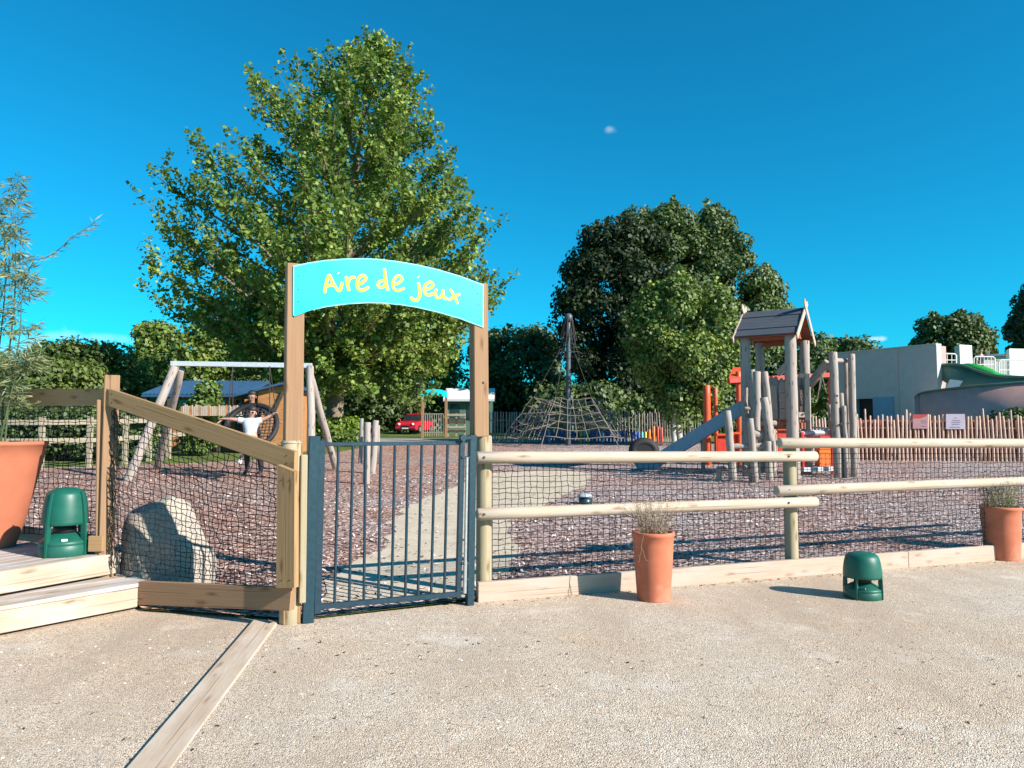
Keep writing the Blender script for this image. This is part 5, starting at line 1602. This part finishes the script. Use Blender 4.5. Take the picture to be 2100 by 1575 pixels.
for i in range(34):
    x = 372 + i * 3.7; a = at(x, 853, 24.2); mb = MB(); mb.bar(V(a.x, 24.2, a.z), at(x, 831 + R.uniform(-1, 3), 24.2), .045, .02, up=V(0, -1, 0)); mb.build('slat', M['pale'] if i % 5 else M['chalet'], root)
mb = MB(); mb.bar(at(370, 851, 24.22), at(498, 851, 24.22), .03, .06); mb.bar(at(370, 836, 24.22), at(498, 836, 24.22), .03, .045); mb.build('rail', M['pale'], root)

# ------------------------------------------------------------------ grey building and water slide at the right
w1, w2 = at(1922, 760, 28), at(1700, 760, 31.8)
wd_ = V(w2.x - w1.x, w2.y - w1.y, 0); wdu = wd_.normalized(); wn_ = V(wdu.y, -wdu.x, 0)
if wn_.x > 0: wn_ = -wn_
ztp = at(1922, 707, 28).z; zb = zm(28) - .1
root = thing('grey_building', V(w1.x, w1.y, zm(28)), 'flat grey rendered building wall with a dark doorway at the right', 'building')
mb = MB()
top_ = [w1 * 1, w2 * 1]
doorx = lambda x: onpl(x, 830, V(w1.x, w1.y, 0), wn_)
dA, dB = doorx(1790), doorx(1755)
zd = onpl(1790, 817, V(w1.x, w1.y, 0), wn_).z
P3 = lambda p, z: V(p.x, p.y, z)
back = -wn_ * .35
mb.prism([P3(w1, zb), P3(dA, zb), P3(dA, ztp), P3(w1, ztp)], back); mb.prism([P3(dA, zd), P3(dB, zd), P3(dB, ztp), P3(dA, ztp)], back); mb.prism([P3(dB, zb), P3(w2, zb), P3(w2, ztp), P3(dB, ztp)], back)
mb.build('wall', M['render'], root)
mb = MB(); q0, q1 = P3(dB, zb) + back * .8, P3(dA, zb) + back * .8; mb.prism([q0, q1, V(q1.x, q1.y, zd), V(q0.x, q0.y, zd)], back); mb.build('doorway', M['dark'], root)  # dark panel added to stand for the shade inside the opening
b0, b1 = doorx(1833), doorx(1792); zz = onpl(1800, 815, V(w1.x, w1.y, 0), wn_).z
mb = MB(); mb.prism([P3(b0, zb), P3(b1, zb), P3(b1, zz), P3(b0, zz)], wn_ * .06); mb.build('door', M['blue'], root)
mb = MB(); mb.bar(P3(w1, ztp + .03) + back * .5, P3(w2, ztp + .03) + back * .5, .42, .06); mb.build('coping', M['render'], root)
for x in (1845,):
    p = doorx(x); mb = MB(); mb.bar(P3(p, zb) + wn_ * .004, P3(p, ztp - .02) + wn_ * .004, .03, .012, up=wn_); mb.build('joint', M['flume'], root)
rt = -wn_
mb = MB(); mb.prism([P3(w1, zb) + back * 1.02, P3(w1, ztp - .02) + back * 1.02, P3(w1, ztp - .02) + rt * .7, P3(w1, zb) + rt * .7], wdu * .3); mb.build('side_wall', M['flume'], root)
# platform blocks
lbl = ['white square block behind the green water slide', 'white square block at the right edge above the water slide']
for i, (x0, x1, x2, y0, y1, Yd) in enumerate(((1959, 1970, 1995, 709, 790, 35.5), (2064, 2072, 2140, 717, 800, 36))):
    a, b, c = at(x0, 760, Yd + .8), at(x1, 760, Yd), at(x2, 760, Yd + .35)
    d_ = a + (c - b); zt_ = at(x1, y0, Yd).z
    mb = MB(); mb.prism([V(p.x, p.y, zm(Yd) - .1) for p in (a, b, c, d_)], V(0, 0, zt_ - zm(Yd) + .1))
    root = thing('white_block', V(b.x, b.y, zm(Yd)), lbl[i], 'wall block', 'white blocks above the water slide')
    mb.build('body', M['white'], root)
    mb = MB(); mb.prism([V(p.x, p.y, zt_ + .003) + (p - b).normalized() * .0 for p in (a, b, c, d_)], V(0, 0, .05)); mb.build('cap', M['white'], root)
root = thing('grey_shed', at(2040, 790, 46), 'distant grey shed with a blue roof line behind the water slide', 'shed'); root.location.z = zm(46)
a, b = at(2014, 732, 46), at(2075, 729, 46)
mb = MB(); mb.prism([V(a.x, 46, zm(46) - .1), V(b.x, 46, zm(46) - .1), V(b.x, 46, b.z), V(a.x, 46, a.z)], V(0, 3, 0)); mb.build('wall', M['render'], root)
mb = MB(); mb.prism([V(a.x - .1, 45.8, a.z), V(b.x + .1, 45.8, b.z), V(b.x + .1, 45.8, b.z + .12), V(a.x - .1, 45.8, a.z + .12)], V(0, 3.4, 0)); mb.build('roof', M['roofblue'], root)
# slide tower floor so that the person has something to stand on
zfl = at(2010, 783, 33.8).z
root = thing('slide_platform', at(2005, 800, 34), 'raised platform of the water slide behind the green chute', 'platform'); root.location.z = zm(34)
a, b = at(1950, 760, 33.4), at(2140, 760, 33.4)
mb = MB(); mb.prism([V(a.x, 33.2, zfl - .1), V(b.x, 33.2, zfl - .1), V(b.x, 35.2, zfl - .1), V(a.x, 35.2, zfl - .1)], V(0, 0, .09)); mb.build('floor', M['render'], root)
mb = MB()
for x in (1960, 2020, 2090):
    p = at(x, 780, 33.5); mb.log(V(p.x, p.y, zm(33) - .1), V(p.x, p.y, zfl - .1), .12, 12)
mb.build('column', M['render'], root)


def railing(x0, x1, y0, y1, Yd, label, nb):
    root = thing('metal_railing', at(x0, y1, Yd), label, 'railing', 'white railings above the water slide')
    mb = MB(); mb.tube([at(x0, y1, Yd), at(x0 + 1, y0 + 4, Yd), at(x0 + 5, y0, Yd), at(x1 - 3, y0 + 1, Yd), at(x1, y0 + 4, Yd), at(x1, y1, Yd)], .03, 8); mb.tube([at(x0, (y0 + y1) / 2, Yd), at(x1, (y0 + y1) / 2, Yd)], .02, 6); mb.build('rail', M['white'], root)
    for i in range(nb):
        x = x0 + (x1 - x0) * (i + 1) / (nb + 1); mb = MB(); mb.tube([at(x, y0 + 1, Yd), at(x, y1, Yd)], .014, 6); mb.build('baluster', M['white'], root)


railing(1933, 1961, 725, 752, 31, 'curved white railing between the grey wall and the white block', 2)
railing(1996, 2040, 731, 764, 33.3, 'white railing beside the person above the slide', 5)
railing(2048, 2140, 738, 780, 33.3, 'white railing in front of the right white block', 16)
Y3 = 33.9; fx = at(2012, 740, Y3).x
J = dict(pelvis=V(fx, Y3, zfl + .78), chest=V(fx, Y3, zfl + 1.1), neck=V(fx, Y3, zfl + 1.32), head=V(fx, Y3 - .02, zfl + 1.45), shL=V(fx - .17, Y3, zfl + 1.25), elL=V(fx - .24, Y3 - .1, zfl + 1.0), wrL=V(fx - .2, Y3 - .35, zfl + .85), shR=V(fx + .17, Y3, zfl + 1.25), elR=V(fx + .36, Y3 - .15, zfl + 1.05), wrR=V(fx + .55, Y3 - .3, zfl + .95),
         hpL=V(fx - .08, Y3, zfl + .72), knL=V(fx - .1, Y3 - .03, zfl + .4), anL=V(fx - .1, Y3 + .03, zfl + .07), toL=V(fx - .11, Y3 - .15, zfl + .03), hpR=V(fx + .08, Y3, zfl + .72), knR=V(fx + .1, Y3 - .03, zfl + .4), anR=V(fx + .1, Y3 + .03, zfl + .07), toR=V(fx + .11, Y3 - .15, zfl + .03))
person('person', 'person with dark hair standing on the platform above the water slide', J, .86, M['skin'], M['navy'], M['blackc'], M['blackc'], V(-.3, -1, 0), M['hair'])


def curve(pts, Ys):
    return spline([tuple(at(x, y, Y_)) for (x, y), Y_ in zip(pts, Ys)], 6)


root = thing('water_slide', at(1990, 880, 26.5), 'green and grey curved water slide chute at the right edge', 'water slide')
root.location.z = zm(26.5)
tA = curve([(1931, 748), (1955, 747), (1976, 750), (2003, 760), (2035, 769), (2070, 773), (2150, 774)], [28.2, 27.9, 27.6, 27.1, 26.5, 26.0, 25.0])
bA = curve([(1931, 778), (1950, 790), (1972, 797), (2003, 802), (2035, 803), (2070, 803), (2150, 803)], [28.2, 27.9, 27.6, 27.1, 26.5, 26.0, 25.0])
mb = MB(); mb.strip(bA, tA, .06, V(0, 1, 0)); mb.build('upper_wall', M['flumegreen'], root)
mb = MB(); mb.tube(tA, .05, 8); mb.build('upper_rim', M['flumegreen'], root)
tB = curve([(1972, 746), (1990, 745), (2010, 748), (2035, 757), (2062, 768), (2150, 774)], [28.6, 28.3, 28.0, 27.6, 27.2, 26.2])
bB = curve([(1974, 756), (1992, 760), (2014, 768), (2040, 775), (2066, 780), (2150, 780)], [28.2, 27.9, 27.6, 27.2, 26.8, 25.8])
mb = MB(); mb.strip(bB, tB, .05, V(0, 1, .2)); mb.build('inner_channel', M['flumebright'], root)
xs = [1877, 1885, 1900, 1925, 1960, 2000, 2050, 2100, 2180]; ys = [815, 808, 804, 800, 796, 792, 788, 784, 780]; YY = [28.0, 27.0, 26.5, 26.0, 25.4, 24.9, 24.4, 24.0, 23.4]
tC = curve(list(zip(xs, ys)), YY)
bC = [V(p.x, p.y, zm(25) - .1) for p in tC]
mb = MB(); mb.strip(bC, tC, .08, V(.2, 1, 0)); mb.build('lower_wall', M['flume'], root)
mb = MB(); mb.tube(tC, .045, 8); mb.build('lower_rim', M['flumegreen'], root)
mb = MB(); mb.prism([at(1940, 799, 27.6), at(1966, 795, 27.2), at(1975, 781, 27.2), at(1951, 778, 27.6)], V(0, .1, 0)); mb.build('splash_panel', M['white'], root)
# ================================================================== trees and hedges
# ------------------------------------------------------------------ the big maple
YM = 34.0
env = [(56, 772, 786), (100, 735, 795), (150, 655, 845), (200, 560, 878), (250, 470, 895), (300, 395, 925), (350, 360, 940), (400, 335, 970), (450, 305, 1015), (500, 275, 1035), (550, 262, 1075), (600, 268, 1070), (650, 330, 1035), (700, 400, 960), (750, 460, 945), (800, 560, 900), (850, 640, 860)]
ez = np.array([at(700, y, YM).z for y, _, _ in env])[::-1]; el_ = np.array([at(a, y, YM).x for y, a, _ in env])[::-1]; er_ = np.array([at(b, y, YM).x for y, _, b in env])[::-1]
axis = [(686, 906), (687, 850), (690, 780), (700, 690), (712, 560), (722, 420), (740, 270), (768, 110), (776, 62)]
ax3 = [at(x, y, YM) for x, y in axis]; ax3[0].z = zm(YM) - .1
axz = np.array([p.z for p in ax3]); axx = np.array([p.x for p in ax3])
AX = lambda z: V(float(np.interp(z, axz, axx)), YM + .15 * math.sin(z), z)
root = thing('maple_tree', V(ax3[0].x, YM, zm(YM)), 'tall spreading maple tree with a loose crown behind the arch sign', 'tree')
mb = MB(); tr_r = [.52, .40, .36, .30, .22, .15, .10, .05, .02]
mb.tube(spline([tuple(p) for p in ax3], 5), [float(np.interp(i / 40, np.linspace(0, 1, 9), tr_r)) for i in range(41)], 14)
mb.build('trunk', M['bark'], root)
ztop, zlow = ez[-1], ez[0]
mbr = MB(); LP, LO, LV = [], [], []
nb = 200
for i in range(nb):
    f_ = ((i + .5) / nb) ** 1.35
    zt_ = zlow + .6 + (ztop - zlow - 1.4) * f_            # height of the branch tip
    az = i * 2.39996 + R.uniform(-.4, .4)
    rl, rr_ = float(np.interp(zt_, ez, el_)), float(np.interp(zt_, ez, er_))
    c0 = AX(zt_); rL, rR = c0.x - rl, rr_ - c0.x
    cz, sz_ = math.cos(az), math.sin(az)
    rad = (rR if cz > 0 else rL) * abs(cz) ** 2 + (rL + rR) / 2 * .85 * (1 - abs(cz) ** 2)
    rad = max(rad - .35, .2) * R.choice([R.uniform(.9, 1.02), R.uniform(.8, 1.0), R.uniform(.55, .9)])
    tip = V(c0.x + cz * rad, YM + sz_ * rad, zt_)
    zs = max(zm(YM) + 2.2, zt_ - .25 - rad * R.uniform(.45, .75)) if zt_ > zlow + 3 else zm(YM) + 2.4 + R.uniform(0, 1.5)
    st = AX(min(zs, ztop - .5))
    ctrl = st.lerp(tip, .55) + V(0, 0, (.02 if zt_ > zlow + 3 else .5) * rad)
    q = [st * (1 - t_) ** 2 + ctrl * 2 * t_ * (1 - t_) + tip * t_ * t_ for t_ in [k / 8 for k in range(9)]]
    q[-1] = q[-1] + V(0, 0, .15)
    L_b = (tip - st).length
    r0 = .016 + .013 * L_b
    mbr.tube(q, [r0 * (1 - .88 * k / 8) for k in range(9)], 6, False)
    hue = R.random() * .45
    nt_ = int(4 + L_b * 1.9)
    for k in range(nt_):
        t_ = 1 - .72 * (k / nt_) ** 1.15 * R.uniform(.8, 1.1)
        x_ = min(max(t_, .12), .999) * 8; j_ = int(x_); p = q[j_].lerp(q[min(j_ + 1, 8)], x_ - j_)
        dirb = (q[min(j_ + 1, 8)] - q[j_]).normalized()
        side = V(R.gauss(0, 1), R.gauss(0, 1), R.gauss(.25, .5)).normalized()
        d = (dirb * R.uniform(.4, 1.0) + side * .8 + V(0, 0, .35)).normalized()
        ln = R.uniform(.5, 1.25) * (1 if k else 1.3) * min(1, .45 + rad / 4)
        e = p + d * ln + V(0, 0, .12 * ln)
        if L_b > 1: mbr.tube([p, p.lerp(e, .5), e], [.011, .008, .004], 4, False, False)
        m_ = int(R.uniform(28, 46))
        for s_ in range(m_):
            u_ = R.random() ** .8
            g_ = .20 * (1.15 - .75 * u_)
            LP.append((p.x + d.x * ln * u_ * 1.05 + R.gauss(0, g_), p.y + d.y * ln * u_ * 1.05 + R.gauss(0, g_), p.z + (d.z + .12) * ln * u_ * 1.05 + R.gauss(0, g_) - .04))
            LO.append((side.x, side.y, .6)); LV.append(min(1, hue + R.random() * .56))
mbr.build('branch', M['bark'], root)
print('maple leaves', len(LP))
leaves('crown', np.array(LP), .185, L_['maple'], root, unit(np.array(LO)), .5, .85, np.array(LV), .7)
# denser skirt of hanging foliage low in the crown
crown('lower_crown', [(600, 500, 950), (660, 450, 950), (710, 500, 930), (750, 560, 900), (785, 640, 850)], YM + .5, L_['maple'], root, 80, 200, 1.0, .185, .8, .5)

crown('inner_crown', [(230, 690, 830), (330, 640, 850), (420, 590, 860), (520, 550, 880), (600, 540, 890)], YM, L_['maple'], root, 60, 130, .8, .185, .9, .15)
# ------------------------------------------------------------------ other trees
tree('plum_tree', 'blackish leaved tree directly behind the rope pyramid', 'tree', [(462, 1240, 1340), (480, 1210, 1350), (500, 1185, 1360), (540, 1165, 1370), (600, 1148, 1370), (660, 1138, 1370), (720, 1145, 1380), (770, 1185, 1390), (810, 1230, 1400)], 46, 1290, L_['purple'], M['barkdark'], 150, 300, 1.0, .24, .24, shell=.6, up=.25)
tree('lime_tree', 'tall dark green tree with two pointed tops behind the young tree', 'tree', [(424, 1340, 1352), (438, 1300, 1395), (452, 1268, 1405), (470, 1262, 1420), (530, 1265, 1450), (600, 1270, 1460), (680, 1280, 1460), (760, 1300, 1460), (830, 1320, 1440)], 48, 1380, L_['dark'], M['barkdark'], 150, 320, 1.0, .24, .3, shell=.6, up=.25)
tree('lime_tree', 'dark green tree with one pointed top just left of the play tower roof', 'tree', [(430, 1458, 1474), (450, 1438, 1492), (470, 1420, 1504), (500, 1405, 1520), (540, 1400, 1535), (570, 1400, 1575), (600, 1400, 1592), (650, 1410, 1605), (700, 1420, 1598), (760, 1430, 1570), (820, 1450, 1540)], 48.5, 1500, L_['dark'], M['barkdark'], 150, 320, 1.0, .24, .28, shell=.6, up=.25)
tree('young_tree', 'rounded lighter green tree on a pale trunk in front of the dark trees', 'tree', [(578, 1390, 1435), (600, 1340, 1470), (640, 1305, 1495), (690, 1292, 1515), (740, 1305, 1520), (780, 1330, 1500), (820, 1355, 1475), (850, 1375, 1450)], 31, 1394, L_['young'], M['barkpale'], 120, 270, .66, .165, .12, shell=.62, up=.5)
mb = MB(); f = at(1383, 900, 30.6); f.z = zm(30.6)
root = thing('tree_trunk', f, 'slender second pale trunk beside the young tree', 'tree trunk'); mb.tube([f - V(0, 0, .1), f + V(-.03, 0, .9), f + V(.1, .1, 2.2), f + V(.3, .3, 3.2)], [.12, .09, .08, .03], 10); mb.build('trunk', M['barkpale'], root)
tree('broadleaf_tree', 'mid green tree between the right arch post and the rope pyramid', 'tree', [(676, 1030, 1100), (700, 990, 1130), (740, 965, 1160), (790, 960, 1165), (840, 975, 1160), (880, 990, 1150)], 58, 1065, L_['dark'], M['barkdark'], 130, 190, 1.2, .32, .25)
tree('broadleaf_tree', 'bushy light green tree left of the maple behind the swing', 'tree', [(664, 320, 415), (690, 292, 440), (730, 285, 462), (780, 285, 470), (830, 300, 460)], 50, 370, L_['fresh'], M['bark'], 120, 170, 1.05, .27, .25)
tree('broadleaf_tree', 'shaded green tree behind the swing, between maple and light green tree', 'tree', [(690, 500, 590), (720, 465, 640), (770, 455, 660), (820, 460, 660), (860, 470, 650)], 52, 560, L_['hedge'], M['barkdark'], 120, 170, 1.1, .28, .25)
tree('dark_hedge_tree', 'dense dark tree under the maple behind the swing legs', 'tree', [(740, 700, 800), (770, 680, 860), (820, 690, 860), (860, 700, 830)], 47, 770, L_['dark'], M['barkdark'], 90, 170, .95, .26, .2)
tree('broadleaf_tree', 'sunlit green tree right of the maple trunk above the distant arch', 'tree', [(630, 830, 930), (680, 790, 945), (740, 780, 945), (790, 770, 940), (840, 780, 900)], 56, 850, L_['fresh'], M['bark'], 90, 170, .95, .25, .2)
tree('round_tree', 'small round dark tree behind the grey building', 'tree', [(650, 1925, 1960), (664, 1900, 1985), (685, 1888, 2008), (710, 1885, 2020), (740, 1890, 2020)], 60, 1950, L_['dark'], M['barkdark'], 80, 190, 1.1, .32, .25, up=.3)
tree('pine_tree', 'pine tree with layered dark branches at the right edge', 'tree', [(560, 2130, 2190), (590, 2108, 2220), (625, 2092, 2230), (665, 2078, 2240), (705, 2084, 2240), (740, 2100, 2230)], 50, 2140, L_['pine'], M['barkdark'], 110, 260, .75, .26, .3, flat=.75, up=.4)
tree('broadleaf_tree', 'low dark treetop above the left end of the grey building', 'tree', [(700, 1730, 1765), (708, 1712, 1785), (722, 1705, 1790), (760, 1700, 1790), (800, 1700, 1790)], 58, 1748, L_['dark'], M['barkdark'], 50, 150, 1.0, .3, .2)
tree('broadleaf_tree', 'dark tree seen through the posts of the play tower', 'tree', [(690, 1672, 1690), (720, 1640, 1705), (745, 1590, 1715), (790, 1560, 1720), (830, 1550, 1720)], 48, 1650, L_['dark'], M['barkdark'], 80, 160, .9, .27, .2)
bush('round_bush', 'rounded olive green bush left of the handrail post', 'bush', [(744, 110, 160), (760, 75, 190), (785, 50, 210), (815, 42, 218), (850, 40, 220)], 30, L_['hedge'], 110, 190, .6, .17)
bush('big_bush', 'tall dark green bush behind the rounded olive one', 'bush', [(705, 130, 215), (722, 95, 235), (745, 75, 262), (790, 60, 285), (850, 60, 285)], 36, L_['hedge'], 120, 190, .8, .21)
bush('low_bush', 'low pale hedge at the left edge behind the bamboo', 'bush', [(735, 20, 60), (755, -20, 90), (800, -60, 90), (850, -60, 90)], 42, L_['hedge'], 70, 160, .9, .24)
bush('hedge', 'dark clipped hedge behind the back left rail fence', 'hedge', [(838, -80, 300), (860, -90, 320), (900, -90, 320), (935, -90, 320)], 22.5, L_['dark'], 190, 150, .42, .13, dratio=.12)
bush('small_shrub', 'small bright green shrub at the foot of the maple', 'shrub', [(856, 690, 712), (866, 668, 730), (882, 655, 742), (898, 655, 745)], 32.5, L_['lime'], 45, 120, .4, .17)
bush('shrub', 'dark low shrub beside the log stumps', 'shrub', [(885, 690, 735), (895, 672, 742), (912, 668, 745)], 31, L_['fresh'], 30, 120, .35, .16)
bush('hedge', 'shaded hedge below the dark trees behind the picket fence', 'hedge', [(800, 1190, 1500), (830, 1180, 1560), (870, 1180, 1570), (898, 1180, 1570)], 43, L_['dark'], 130, 160, 1.0, .28, dratio=.2)
bush('bank_shrub', 'dark green ground shrub behind the picket fence at the right edge', 'shrub', [(842, 2050, 2160), (860, 2040, 2180), (900, 2040, 2180)], 24, L_['dark'], 40, 130, .4, .15, dratio=.3)
bush('climbing_shrub', 'pale green shrub growing in front of the chalet roof', 'shrub', [(786, 395, 425), (800, 385, 440), (830, 380, 445), (860, 380, 445)], 24.8, L_['fresh'], 40, 110, .33, .13, dratio=.5)
bush('hedge', 'green hedge behind the rope pyramid and the white mobile home', 'hedge', [(790, 1120, 1240), (810, 1110, 1260), (850, 1100, 1260), (890, 1100, 1260)], 41, L_['dark'], 70, 150, .9, .25, dratio=.3)
o = crown('treeline', [(800, -500, 2500), (830, -520, 2520), (870, -520, 2520)], 75, L_['dark'], None, 900, 110, 1.7, .5, dratio=.05, shell=.0, hmin=zm(75) + .5)
tag(o, 'far dark line of trees closing off the horizon', 'trees', kind='stuff')
